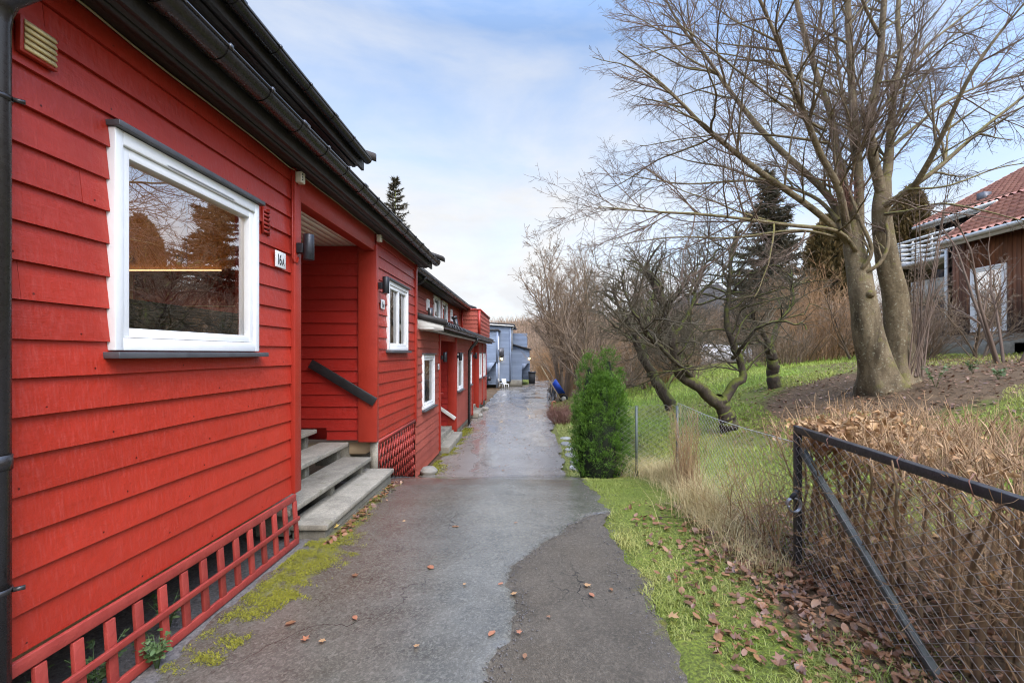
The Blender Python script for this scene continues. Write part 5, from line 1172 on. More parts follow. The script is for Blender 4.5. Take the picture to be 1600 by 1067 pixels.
# ---- conifers
def sprays(n, shape, seed, ln, wd, up=.55, jitter=.5, clump=None):
    """flat scale-leaf sprays spread over and just inside a surface: shape(r)-> positions, normals, depth 0..1"""
    r = np.random.default_rng(seed); p, nn, dep = shape(n, r)
    d = nn + np.stack([r.normal(0, jitter, n), r.normal(0, jitter, n), r.normal(0, jitter * .6, n) + up], 1); d /= np.linalg.norm(d, axis=1, keepdims=True)
    s = np.cross(d, r.normal(0, 1, (n, 3))); s /= np.linalg.norm(s, axis=1, keepdims=True)
    l = ln * r.uniform(.5, 1.4, n)[:, None]; w = wd * r.uniform(.6, 1.3, n)[:, None]
    V = np.stack([p - s * w * .3, p + d * l * .5 - s * w, p + d * l, p + d * l * .5 + s * w, p + s * w * .3], 1)
    b = np.arange(n)[:, None] * 5
    t = np.concatenate([b + [[0, 1, 3]], b + [[1, 2, 3]], b + [[0, 3, 4]]], 0)
    tint = np.clip(dep * .75 + r.normal(0, .14, n), 0, 1)
    return MB().add(V.reshape(-1, 3), tris=t, tint=np.repeat(tint, 5))
def column_shape(x, y, z, h, rad, lobes, seed):
    rs = np.random.default_rng(seed); ph = rs.uniform(0, 6.28, 6)
    def f(n, r):
        k = r.integers(0, len(lobes), n); L_ = np.array(lobes)[k]               # dx, dy, height, radius
        u = r.random(n) ** .9; a = r.uniform(0, 6.28, n)
        prof = np.interp(u, [0, .08, .3, .6, .82, .94, 1], [.66, .90, 1, .97, .78, .48, .03])
        lump = 1 + .12 * np.sin(5 * a + ph[0] + u * 13) * np.sin(u * 21 + ph[3]) + .08 * np.sin(3 * a + ph[1] - u * 14) + .10 * np.sin(9 * a + ph[2] + u * 27) * np.cos(u * 33 + ph[4])
        dep = r.random(n) ** .45; q = L_[:, 3] * prof * lump * (.50 + .50 * dep) * np.where(r.random(n) < .04, r.uniform(1.0, 1.16, n), 1)
        p = np.stack([x + L_[:, 0] + np.cos(a) * q, y + L_[:, 1] + np.sin(a) * q, z + u * L_[:, 2] * h], 1)
        nn = np.stack([np.cos(a), np.sin(a), .25 + u * 0], 1)
        return p, nn, dep * np.clip((lump - .82) / .34, .15, 1)
    return f
def thuja(name, label, x, y, h, lobes, n, mat, ln, wd, seed, cat='shrub', core='thuja_core', group=None, core_s=.62):
    z = gz(x, y); root = thing(name, label, cat, (x, y, z), group)
    c = MB()
    for dx, dy, hh, rr in lobes: c.lathe([(rr * .6, .02), (rr * core_s * 1.05, .12 * h), (rr * core_s, .5 * h * hh), (rr * core_s * .6, .78 * h * hh), (.02, .93 * h * hh)], (x + dx, y + dy, z), (0, 0, 1), 14)
    c.tube([(x, y, z - .1), (x, y, z + .35)], .06, 8)
    c.build('trunk', M[core], root, smooth=True)
    sprays(n, column_shape(x, y, z, h, 1, lobes, seed), seed, ln, wd).build('crown', M[mat], root)
# the clipped-looking thuja: upright fans of scale leaves with dark gaps between them
TX, TY = 1.12, 7.55; tz = gz(TX, TY)
thj = thing('thuja', 'dense bright green thuja with two tips at the path edge, end of the chain-link fence', 'shrub', (TX, TY, tz))
LB = np.array([(-.17, 0, 1.93, .24), (.15, .05, 2.03, .25), (.05, -.14, 1.62, .34), (0, .1, 1.58, .34), (-.08, -.15, 1.42, .32), (.20, -.04, 1.5, .28), (-.22, .02, 1.32, .22), (.02, -.05, 1.60, .29), (.24, .02, 1.14, .25)])
c = MB()
for dx, dy, hh, rr in LB: c.lathe([(rr * .40, .02), (rr * .60, .14 * hh), (rr * .58, .5 * hh), (rr * .36, .76 * hh), (.02, .92 * hh)], (TX + dx, TY + dy, tz), (0, 0, 1), 14)
c.tube([(TX, TY, tz - .1), (TX, TY, tz + .35)], .06, 8); c.build('trunk', M['thuja_core'], thj, smooth=True)  # dark lobe cores standing for inner shade, with a short stem
rt = np.random.default_rng(61); nf, per = 2300, 36
k_ = rt.choice(len(LB), nf, p=LB[:, 2] * LB[:, 3] / (LB[:, 2] * LB[:, 3]).sum()); Lk = LB[k_]; u_ = rt.random(nf) ** .95; a_ = rt.uniform(0, 6.28, nf)
pr = np.interp(u_, [0, .08, .25, .6, .82, .95, 1], [.62, .88, 1, .95, .72, .36, .02]) * Lk[:, 3] * rt.uniform(.68, 1.10, nf)
out = np.stack([np.cos(a_), np.sin(a_), 0 * a_], 1); ctr = np.stack([TX + Lk[:, 0], TY + Lk[:, 1], tz + .03 + u_ * Lk[:, 2] * .97], 1) + out * pr[:, None]
fl = rt.uniform(.07, .16, nf) * np.interp(u_, [0, .9, 1], [1, 1, 1.2]); fu = np.array([0, 0, 1.0]) + out * rt.uniform(.15, .75, nf)[:, None] + rt.normal(0, .15, (nf, 3)); fu /= np.linalg.norm(fu, axis=1, keepdims=True)
fs = np.cross(fu, rt.normal(0, 1, (nf, 3)) * .5 + out); fs /= np.linalg.norm(fs, axis=1, keepdims=True)
t_ = rt.random((nf, per)) ** .8; w_ = rt.normal(0, 1, (nf, per)) * (.16 + .34 * np.sin(np.clip(t_, 0, 1) * 2.4))
pp_ = ctr[:, None] + fu[:, None] * (t_ * fl[:, None])[..., None] + fs[:, None] * (w_ * fl[:, None] * .55)[..., None] + rt.normal(0, .008, (nf, per, 3))
dd_ = fu[:, None] + fs[:, None] * (w_ * 1.3)[..., None] + rt.normal(0, .25, (nf, per, 3)); dd_ /= np.linalg.norm(dd_, axis=2, keepdims=True)
ss_ = np.cross(dd_, rt.normal(0, 1, (nf, per, 3))); ss_ /= np.linalg.norm(ss_, axis=2, keepdims=True); ll_ = rt.uniform(.016, .036, (nf, per, 1)); ww_ = .0052
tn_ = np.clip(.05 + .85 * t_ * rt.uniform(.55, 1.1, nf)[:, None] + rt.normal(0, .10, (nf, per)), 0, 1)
V = np.stack([pp_, pp_ + dd_ * ll_ * .5 - ss_ * ww_, pp_ + dd_ * ll_, pp_ + dd_ * ll_ * .5 + ss_ * ww_], 2).reshape(-1, 3)
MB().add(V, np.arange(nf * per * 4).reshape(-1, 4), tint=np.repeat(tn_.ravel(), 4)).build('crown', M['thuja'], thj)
thuja('conifer', 'rounded bronze-green conifer left of the big beech trunk', 14.8, 23.4, 6.9, [(0, 0, 1, .95), (.55, .1, .93, .7), (-.5, 0, .9, .7)], 26000, 'cypress', .22, .05, 62, 'tree', group=None)
thuja('conifer', 'rounded bronze-green conifer behind the big beech, right of its trunk', 18.2, 22.6, 7.9, [(0, 0, 1, .8), (.4, .1, .93, .65), (-.35, 0, .9, .6)], 26000, 'cypress', .22, .05, 63, 'tree', group=None)
def spruce(label, x, y, z, h, rad, seed, n=30, mat='spruce', sc=1.0, vis=0, tint=(.05, .8)):
    root = thing('spruce_tree', label, 'tree', (x, y, z)); r = np.random.default_rng(seed)
    t = MB(); t.tube([(x, y, z - .1), (x, y, z + h * .5), (x, y, z + h)], [.18 * sc, .09 * sc, .01], 8); t.build('trunk', M['apple'], root, smooth=True)
    V, tint_ = [], []; br = MB()
    zz = .06
    P0, D0, LN = [], [], []
    while zz < .99:
        f = zz; L_ = rad * (1 - f) ** .8 * r.uniform(.75, 1.1) + .08
        m = int(7 + 6 * (1 - f))
        for k in range(m):
            a = r.uniform(0, 6.28); l = L_ * r.uniform(.65, 1.15); ns = max(4, int(l / .16))
            s = np.linspace(0, 1, ns); dr = -.32 * s + .22 * s ** 2 * 1.5
            pts = np.stack([x + np.cos(a) * l * s, y + np.sin(a) * l * s, z + h * f + l * dr + .12 * (f > .8) * s], 1)
            P0.append(pts); 
        zz += (.030 if h < 9 else .024) * (1.15 - f * .5)
    tw = Tree(seed)
    for p in P0: tw.put(p, np.linspace(.018 * sc, .004, len(p)))
    tw.mesh(0, 9).build('branch', M['grey_twig'], root)
    pos = np.concatenate([np.repeat(p[1:], 13, 0) for p in P0]); dd = np.concatenate([np.repeat(np.diff(p, axis=0), 13, 0) for p in P0]); k = len(pos)
    dirn = dd / (np.linalg.norm(dd, axis=1, keepdims=True) + 1e-9) + r.normal(0, .55, (k, 3)) + np.array([0, 0, -.25]); dirn /= np.linalg.norm(dirn, axis=1, keepdims=True)
    s = np.cross(dirn, r.normal(0, 1, (k, 3))); s /= np.linalg.norm(s, axis=1, keepdims=True)
    l = .26 * sc * r.uniform(.5, 1.3, k)[:, None]; w = .035 * sc
    pos = pos - dd * r.random(k)[:, None]
    V = np.stack([pos - s * w, pos + dirn * l, pos + s * w], 1)
    MB().add(V.reshape(-1, 3), tris=np.arange(k * 3).reshape(-1, 3), tint=np.repeat(np.clip(r.normal(.35, .25, k), 0, 1), 3)).build('crown', M[mat], root)
spruce('tall dark spruce between the apple trees and the big beech', 14.6, 29, gz(14.6, 29), 11.6, 3.7, 71, sc=1.35)
spruce('tip of a spruce rising above the gutter of the red house', -8.65, 30.5, -.6, 13.7, 2.9, 72, sc=.85)

# ---- far wooded slope: reads as one mass
hr_ = np.random.default_rng(90); n = 5200
X = hr_.uniform(-45, 95, n); Y = 62 + hr_.random(n) ** .9 * 90
k = X < 2; Y[k] += 12
Zg = zground(X, Y); h = hr_.uniform(2.0, 5.0, n) * (1 - .4 * (Y < 75) * (X < 14))
mb = MB(); sub = 7
base = np.stack([X, Y, Zg - .2], 1)
for j in range(sub):
    d = np.stack([hr_.normal(0, .30, n), hr_.normal(0, .30, n), np.ones(n)], 1); s = hr_.uniform(.35, 1, n)[:, None]
    p0 = base + np.stack([hr_.normal(0, .5, n), hr_.normal(0, .5, n), 0 * X], 1); p2 = p0 + d * h[:, None] * s; p1 = (p0 + p2) / 2 + hr_.normal(0, .15, (n, 3))
    mb.tubes(np.stack([p0, p1, p2], 1), np.stack([np.full(n, .07), np.full(n, .05), np.full(n, .015)], 1), 3, hr_.random(n))
tag(mb.build('wooded_hillside', M['hill']), 'brown leafless woodland on the ridge beyond the lane', kind='stuff')
# brushwood along the end of the lane
n = 1500; X = hr_.uniform(.9, 17, n); Y = 44 + hr_.random(n) * 16; X += (Y - 44) * .1; Zg = zground(X, Y); mb = MB(); base = np.stack([X, Y, Zg - .1], 1)
for j in range(14):
    d = np.stack([hr_.normal(0, .35, n), hr_.normal(0, .35, n), np.ones(n)], 1); h = hr_.uniform(1.2, 3.4, n)[:, None]
    p0 = base + np.stack([hr_.normal(0, .3, n), hr_.normal(0, .3, n), 0 * X], 1); p2 = p0 + d * h; p1 = (p0 + p2) / 2 + hr_.normal(0, .25, (n, 3)); p2 = p2 + hr_.normal(0, .3, (n, 3))
    mb.tubes(np.stack([p0, p1, p2], 1), np.stack([np.full(n, .016), np.full(n, .012), np.full(n, .004)], 1), 3, hr_.random(n))
tag(mb.build('brushwood', M['brush']), 'russet brushwood closing off the far end of the lane', kind='stuff')
# ------------------------------------------------------------------ chain-link fence
def chainlink(mb, a, b, z0, z1, cell=.055, r=.0023, bulge=.012, seed=1):
    """diamond wire netting between two ground points; z0/z1 give its foot and head along the run"""
    a, b = np.array(a, float), np.array(b, float); Ln = np.linalg.norm(b - a); u = (b - a) / Ln; nrm = np.array([-u[1], u[0]])
    rg = np.random.default_rng(seed); ncol = int(Ln / cell); H = max(z1(0) - z0(0), z1(Ln) - z0(Ln)); nrow = int(H / (cell * .62))
    P_ = []
    ph = rg.uniform(0, 6, 3)
    for i in range(ncol + 1):
        k = np.arange(nrow + 1); s = i * cell + np.where((k + i) % 2 == 0, 0, cell) * 1.02; f = k / nrow
        s = np.clip(s, 0, Ln); zz = np.array([z0(q) for q in s]) * (1 - f) + np.array([z1(q) for q in s]) * f
        o = bulge * np.sin(s * 2.2 + ph[0]) * np.sin(f * 3.14) + np.where((k + i) % 2 == 0, .002, -.002)
        s = s + .012 * np.sin(zz * 6 + ph[1] + s) ; zz = zz + .01 * np.sin(s * 5 + ph[2])
        P_.append(np.stack([a[0] + u[0] * s + nrm[0] * o, a[1] + u[1] * s + nrm[1] * o, zz], 1))
    P_ = np.array(P_); mb.tubes(P_, np.full(P_.shape[:2], r), 3)
    return mb
FXP = 2.17
FE = thing('wire_gate_panel', 'black steel framed wire fence panel with slanting brace, in front of the clipped hedge', 'fence panel', (FXP, 3.83, 0))
zf = gz(FXP, 3.83)
mb = MB(); mb.box(FXP - .024, FXP + .024, 3.81, 3.858, zf - .1, 1.165); mb.build('post', M['fencepost'], FE, bevel=.003)
mb = MB(); mb.bar((FXP, 3.858, 1.135), (FXP, .2, 1.04), .05, .055); mb.build('top_rail', M['fencepost'], FE, bevel=.004)
mb = MB(); mb.bar((FXP + .005, 3.78, .985), (FXP + .02, 2.45, -.06), .04, .045, (1, 0, 0)); mb.build('brace', M['bracewood'], FE, bevel=.004)
mb = MB(); chainlink(mb, (FXP - .03, 3.83), (FXP - .03, .6), lambda s: gz(FXP, 3.83 - s) + .01, lambda s: 1.10 - .026 * s, seed=2); mb.build('wire_netting', M['fencewire'], FE)
mb = MB()
for y in (3.4, 2.75, 2.3): mb.tube([(FXP - .032, y - .02, 1.06), (FXP - .038, y, 1.13), (FXP, y + .01, 1.165), (FXP + .035, y + .01, 1.10)], .003, 5)
mb.build('wire_tie', M['redbush'], FE)
CF = thing('chain_link_fence', 'sagging chain-link fence running from the black corner post to the thuja along the lawn', 'fence', (FXP, 5.4, 0))
top = lambda s: 1.02 - .035 * math.sin(min(s / 3.0, 1) * math.pi)
mb = MB(); chainlink(mb, (FXP, 3.87), (FXP - .02, 6.9), lambda s: gz(FXP, 3.87 + s) - .01, top, seed=3)
chainlink(mb, (FXP - .02, 6.9), (1.35, 7.35), lambda s: gz(2.1 - s, 7.1) - .02, lambda s: 1.0 - .07 * s, seed=4); mb.build('wire_netting', M['fencewire'], CF)
mb = MB(); mb.tube([(FXP, 3.86 + i * .253, top(i * .253) + .004) for i in range(13)], .004, 5); mb.build('line_wire', M['fencewire'], CF)
for (x, y, h) in ((FXP - .02, 6.9, .99), (1.62, 7.18, .95)):
    mb = MB(); mb.tube([(x, y, gz(x, y) - .1), (x, y, h)], .02, 8); mb.build('post', M['greenpost'], CF, smooth=False)
# cable lock hanging on the corner post
LK = thing('cable_lock', 'coiled grey bicycle cable lock hanging on the black corner post of the fence', 'lock', (FXP - .06, 3.8, .55))
mb = MB()
th = np.linspace(0, 4 * math.pi, 40); mb.tube(np.stack([FXP - .065 - .052 * np.cos(th), 3.80 - .012 - .003 * th, .545 + .055 * np.sin(th)], 1), .0075, 8); mb.tube([(FXP - .02, 3.80, .60), (FXP - .03, 3.78, .62), (FXP - .06, 3.775, .60)], .0075, 8)
mb.build('cable', M['steel'], LK, smooth=True)
mb = MB(); mb.tube([(FXP - .085, 3.775, .595), (FXP - .035, 3.775, .655)], .019, 12); mb.build('lock_body', M['rubber'], LK)

# ------------------------------------------------------------------ clipped hedge in its winter state
HG = thing('hedge', 'clipped leafless hedge with withered tan leaves on top, right behind the wire panel', 'hedge', (2.9, 3.0, 0))
cfgH = [dict(seg=.12, wig=.085, up=.10, n=7.5, t0=.2, ang=36, len=.30, rmax=.006, rel=True), dict(seg=.08, wig=.12, up=.1, n=5, t0=.15, ang=38, len=.4, rmax=.003), dict(seg=.06, wig=.12, up=0, n=0, t0=0, ang=0, len=0)]
hg = Tree(101); rg = hg.r
def htop(x, y): return 1.20 + .05 * math.sin(x * 5 + y * 3) + np.interp(x, [2.2, 3.6], [-.02, .08])
for i in range(96):
    y = rg.uniform(1.1, 4.35); x = 2.28 + 1.35 * rg.random() ** 1.5; z = gz(x, y)
    H_ = htop(x, y) - z; lx, ly = rg.normal(0, .10), rg.normal(0, .20)
    pts = [(x, y, z - .05), (x + lx * .4, y + ly * .4, z + H_ * .4), (x + lx, y + ly, z + H_ * rg.uniform(.82, 1.0))]
    hg.limb(pts, rg.choice([.009, .013, .019, .028]) * rg.uniform(.8, 1.2), .006, cfgH, n=10, wob=.12, length=1.0)
for i in range(1100):                                   # tangle of side twigs through the whole depth
    y = rg.uniform(1.2, 4.3); x = 2.2 + 1.0 * rg.random(); z = rg.uniform(.12, 1.05)
    hg.grow((x, y, z), (rg.normal(-.1, .6), rg.normal(0, .8), rg.uniform(-.1, 1.0)), rg.uniform(.15, .5), rg.uniform(.002, .0042), 1, cfgH)
for i in range(2600):                                   # bushy shaved top
    y = rg.uniform(1.1, 4.45); x = 2.22 + 1.45 * rg.random(); zt = htop(x, y); z = zt - rg.uniform(.10, .34)
    hg.grow((x, y, z), (rg.normal(0, .55), rg.normal(0, .55), 1), min(rg.uniform(.1, .40), zt + .05 - z + rg.uniform(0, .13)), rg.choice([.0025, .004, .0065]) * rg.uniform(.8, 1.3), 1 if rg.random() < .6 else 2, cfgH)
hg.mesh(.009).build('stem', M['hedge'], HG, smooth=True)
hg.mesh(0, .009, .0013).build('twigs', M['hedgetwig'], HG)
print('hedge', hg.count())

# ------------------------------------------------------------------ leaves
def leaf_template(kind, seed):
    r = np.random.default_rng(seed)
    if kind == 'maple':
        a = np.radians([-90, -60, -28, 0, 22, 48, 66, 90, 114, 132, 158, 180, 208, 240]); q = np.array([.30, .42, .72, .42, .90, .48, .62, 1.0, .62, .48, .90, .42, .72, .42])
    else:
        a = np.linspace(-90, 270, 11)[:-1] * np.pi / 180; q = np.array([.85, .62, .52, .56, .72, 1.0, .72, .56, .52, .62])
    q = q * r.uniform(.88, 1.1, len(q))
    pts = np.stack([np.cos(a) * q, np.sin(a) * q, np.zeros(len(a))], 1)
    pts[:, 2] = .22 * pts[:, 0] ** 2 * r.uniform(-.3, 1.6) + .25 * pts[:, 1] ** 2 * r.uniform(-.3, 1.2) + r.normal(0, .06, len(a))
    V = np.vstack([[[0, 0, .0]], pts]); n = len(a)
    t = [[0, 1 + i, 1 + (i + 1) % n] for i in range(n)]
    return V, np.array(t)
def curled(V, k):
    V = V.copy(); x = V[:, 0].copy(); z = V[:, 2].copy(); a = x * k; V[:, 0] = np.sin(a) / k - z * np.sin(a); V[:, 2] = (1 - np.cos(a)) / k + z; V[:, 2] += .25 * np.sin(V[:, 1] * 3); return V
TPL = [leaf_template('oval', i) for i in range(4)] + [leaf_template('maple', i) for i in range(4)]
TPL += [(curled(TPL[4 + i][0], 1.6 + .5 * i), TPL[4 + i][1]) for i in range(4)]
def rotm(rz, tilt, az):
    cz, sz = np.cos(rz), np.sin(rz); k = len(rz); Rz = np.zeros((k, 3, 3)); Rz[:, 0, 0] = cz; Rz[:, 0, 1] = -sz; Rz[:, 1, 0] = sz; Rz[:, 1, 1] = cz; Rz[:, 2, 2] = 1
    ax = np.stack([np.cos(az), np.sin(az), 0 * az], 1); c, s = np.cos(tilt), np.sin(tilt); K = np.zeros((k, 3, 3))
    K[:, 0, 1], K[:, 0, 2], K[:, 1, 0], K[:, 1, 2], K[:, 2, 0], K[:, 2, 1] = -ax[:, 2], ax[:, 1], ax[:, 2], -ax[:, 0], -ax[:, 1], ax[:, 0]
    Rt = np.eye(3)[None] + s[:, None, None] * K + (1 - c)[:, None, None] * (K @ K)
    return Rt @ Rz
def leaves(pos, size, tilt, seed, kinds, tint=None):
    r = np.random.default_rng(seed); mb = MB(); k = len(pos); Rm = rotm(r.uniform(0, 6.28, k), tilt, r.uniform(0, 6.28, k)); which = r.choice(kinds, k); tn = r.random(k) if tint is None else tint
    for w in set(which):
        V, t = TPL[w]; s = which == w; m = s.sum()
        W_ = np.einsum('kij,vj->kvi', Rm[s], V) * np.asarray(size)[s][:, None, None] + np.asarray(pos)[s][:, None, :]
        mb.add(W_.reshape(-1, 3), tris=(t[None] + np.arange(m)[:, None, None] * len(V)).reshape(-1, 3), tint=np.repeat(tn[s], len(V)))
    return mb
zg = lambda x, y: zground(x, y)
# litter on the verge, thickest along the foot of the fence and hedge
r = np.random.default_rng(111); N = 4600
y = r.uniform(1.2, 5.6, N); x = np.where(r.random(N) < .70, r.normal(2.45, .50, N), r.uniform(1.05, 2.3, N)); k = (x > .98) & (x < 4.2) & (r.random(N) < np.interp(y, [1.2, 4.4, 5.6], [1, .95, .15])) & ((x > 1.45) | (r.random(N) < .6)); x, y = x[k], y[k]; N = len(x)
pos = np.stack([x, y, zg(x, y) + r.uniform(.012, .05, N)], 1)
tag(leaves(pos, r.uniform(.018, .046, N), np.abs(r.normal(0, .45, N)), 112, [0, 1, 2, 3, 0, 1, 4, 5, 6, 7, 8, 9]).build('leaf_litter', M['leaf_brown']), 'wet brown leaves littering the grass along the hedge', kind='stuff')
# thin litter on soil below the beech and on the crest beyond
N = 5200; x = r.uniform(3.6, 12, N); y = r.uniform(4.6, 13, N); pos = np.stack([x, y, zg(x, y) + .02], 1)
tag(leaves(pos, r.uniform(.02, .045, N), np.abs(r.normal(0, .4, N)), 113, [0, 1, 2, 3]).build('leaf_mould', M['leaf_brown']), 'brown leaf mould strewn over the bare soil around the big beech', kind='stuff')
N = 260; x = r.uniform(-1.9, .6, N); y = 9.6 + r.random(N) * 14; k = r.random(N) < .8; pos = np.stack([x, y, zpath(y) + .022], 1)
tag(leaves(pos, r.uniform(.018, .036, N), np.abs(r.normal(0, .3, N)), 114, [0, 1, 2, 3]).build('leaf_scatter', M['leaf_brown']), 'small dark leaves scattered over the lower stretch of the lane', kind='stuff')
N = 130; y = r.uniform(4.3, 6.5, N); x = -1.86 + np.abs(r.normal(0, .06, N)); pos = np.stack([x, y, zpath(y) + r.uniform(.02, .045, N)], 1)
tag(leaves(pos, r.uniform(.02, .04, N), np.abs(r.normal(0, .5, N)), 115, [0, 1, 2, 3, 4]).build('leaf_drift', M['leaf_brown']), 'drift of brown leaves along the foot of the lowest concrete step', kind='stuff')
# withered leaves still hanging in the hedge
N = 620; y = np.where(r.random(N) < .55, r.normal(3.68, .16, N), r.uniform(1.5, 4.3, N)); x = 2.22 + .7 * r.random(N) ** 1.3; y = np.clip(y, 1.4, 4.3); zt = np.array([htop(a, b) for a, b in zip(x, y)])
hz = np.where(r.random(N) < .80, zt - r.uniform(-.05, .16, N), zt - r.uniform(.1, .85, N)); pos = np.stack([x, y, hz], 1)
pos = np.vstack([pos, np.stack([2.20 + .5 * r.random(130), r.uniform(1.6, 4.2, 130), r.uniform(.15, 1.10, 130)], 1)]); y = pos[:, 1]; N = len(pos)
leaves(pos, np.where(np.abs(y - 3.7) < .35, r.uniform(.035, .075, N), r.uniform(.02, .05, N)), r.uniform(.5, 2.6, N), 116, [8, 9, 10, 11, 10, 8, 9]).build('withered_leaves', M['leaf_tan'], HG)
# single leaves lying on the asphalt (each one a thing)
SINGLE = [(476, 1004), (455, 978, ), (505, 1006), (555, 970), (556, 903), (632, 817), (672, 890), (711, 826), (725, 917), (768, 995), (806, 820), (802, 932), (812, 993), (820, 1030), (651, 1014), (783, 916), (857, 968), (918, 918), (925, 934), (955, 925), (1000, 1037), (955, 975), (870, 870), (975, 870), (895, 855), (930, 845), (805, 1030), (735, 760), (800, 762), (865, 770), (700, 780), (590, 880), (690, 925), (575, 985), (640, 960), (890, 1010), (885, 1040), (945, 1000)]
protos = {}
for i, q in enumerate(SINGLE[:20]):
    px, py = q[0], q[1]; d = 740 * 1.74 / (py - 552.0)
    for _ in range(4): d = 740 * (EYE - float(zpath(d))) / (py - 552.0)
    p = P(px, py, d); kind = ['leaf_orange', 'leaf_brown', 'leaf_tan'][i % 3]; w = [0, 2, 5][i % 3] if i % 4 else 6
    key = (kind, w)
    if key not in protos:
        V, t = TPL[w]; o = MB().add(V, tris=t, tint=.4).build('fallen_leaf', M[kind], origin=(0, 0, 0)); protos[key] = o
    else: o = protos[key].copy(); C.objects.link(o)
    s = random.uniform(.022, .044); o.location = (p[0], p[1], float(zpath(p[1])) + .024 + s * .06); o.scale = (s, s, s * .6); o.rotation_euler = (random.uniform(-.08, .08), random.uniform(-.08, .08), random.uniform(0, 6.28))
    tag(o, 'small russet or brown fallen leaf lying flat on the wet asphalt of the path', 'leaf', 'fallen leaves lying singly on the path')
def big_leaf(px, py, z, s, mat, label, w=5, tilt=.2):
    d = 740 * (EYE - z) / (py - 552.0); p = P(px, py, d); V, t = TPL[w]; o = MB().add(V, tris=t, tint=.5).build('maple_leaf', M[mat], origin=(0, 0, 0))
    o.location = p; o.scale = (s, s, s); o.rotation_euler = (tilt, .1, random.uniform(0, 6)); tag(o, label, 'leaf')
big_leaf(1049, 961, .05, .062, 'leaf_tan', 'large pale tan maple leaf on the grass right at the path edge', 4)
big_leaf(524, 822, .045, .055, 'leaf_yellow', 'yellow maple leaf on the moss at the corner of the lowest step', 6)
big_leaf(1128, 760, .32, .05, 'leaf_orange', 'russet leaf caught in the dry grass against the chain-link fence', 7, 1.0)

r = np.random.default_rng(117); N = 2200; y = np.where(r.random(N) < .5, r.uniform(1.6, 5.2, N), r.uniform(1.6, 9, N)); x = np.where(r.random(N) < .5, edge_new(y) + r.normal(.03, .05, N), np.where(r.random(N) < .5, path_r(y) - np.abs(r.normal(0, .10, N)), -2.0 + np.abs(r.normal(0, .14, N))))
s_ = r.uniform(.0025, .009, N)[:, None, None] * r.uniform(.6, 1.2, (N, 6, 1)); oc = np.array([[1, 0, 0], [-1, 0, 0], [0, 1, 0], [0, -1, 0], [0, 0, .7], [0, 0, -.7]]) @ np.array([[.8, .6, 0], [-.6, .8, 0], [0, 0, 1.]])
V = oc[None] * s_ + np.stack([x, y, zpath(y) + .012], 1)[:, None, :]; tt_ = np.array([[0, 2, 4], [2, 1, 4], [1, 3, 4], [3, 0, 4], [2, 0, 5], [1, 2, 5], [3, 1, 5], [0, 3, 5]])
tag(MB().add(V.reshape(-1, 3), tris=(tt_[None] + np.arange(N)[:, None, None] * 6).reshape(-1, 3), tint=np.repeat(r.random(N), 6)).build('grit', M['gravel']), 'loose grit and crumbs along the broken edges of the asphalt', kind='stuff')
# ------------------------------------------------------------------ grass and weeds
def blades(x, y, z, h, w, lean, seed, tint):
    r = np.random.default_rng(seed); n = len(x); a = r.uniform(0, 6.28, n); c, s = np.cos(a), np.sin(a); l = lean * r.uniform(.2, 1.5, n)
    b = np.stack([x, y, z], 1); u = np.stack([-s, c, 0 * c], 1) * (w * r.uniform(.7, 1.3, n))[:, None]; d = np.stack([c * l, s * l, np.ones(n)], 1)
    mid = b + d * (h * .55)[:, None]; tip = b + np.stack([c * l * 2.0, s * l * 2.0, np.full(n, .92)], 1) * h[:, None]
    V = np.stack([b - u, b + u, mid + u * .8, mid - u * .8, tip], 1); k = np.arange(n)[:, None] * 5
    return MB().add(V.reshape(-1, 3), quads=k + np.array([[0, 1, 2, 3]]), tris=k + np.array([[3, 2, 4]]), tint=np.repeat(tint, 5))
def vnoise(x, y, s, seed):
    r = np.random.default_rng(seed); v = 0
    for i in range(5): a, b, p = r.normal(0, s), r.normal(0, s), r.uniform(0, 6.28); v = v + np.sin(x * a + y * b + p)
    return v / 2.2
r = np.random.default_rng(120); N = 105000
y = 1.3 + 7.6 * r.random(N) ** 1.5; x = .80 + 1.6 * r.random(N); edge = path_r(y) + rag(y, 3) - .05 + .06 * vnoise(x, y, 9, 1) + .05 * r.random(N)
dens = np.clip(1.05 - sm(1.5, 2.15, x) * (1 - sm(4.4, 5.5, y)) * .85, 0, 1) * (.50 + .42 * vnoise(x, y, 5, 2) + .2 * vnoise(x, y, 14, 22)); k = (x > edge) & (r.random(N) < dens) & ~((np.hypot(x - 1.1, y - 7.5) < .33)); x, y = x[k], y[k]; N = len(x)
tn = np.clip(.30 + .30 * vnoise(x, y, 3, 3) + r.normal(0, .2, N), 0, 1); h = r.uniform(.008, .036, N) * (1 + .5 * vnoise(x, y, 4, 4)).clip(.5, 1.7)
tag(blades(x, y, zg(x, y) - .004, h, .0026, .7, 121, tn).build('verge_grass', M['grass']), 'short mossy yellow-green grass on the verge between path and fence', kind='stuff')
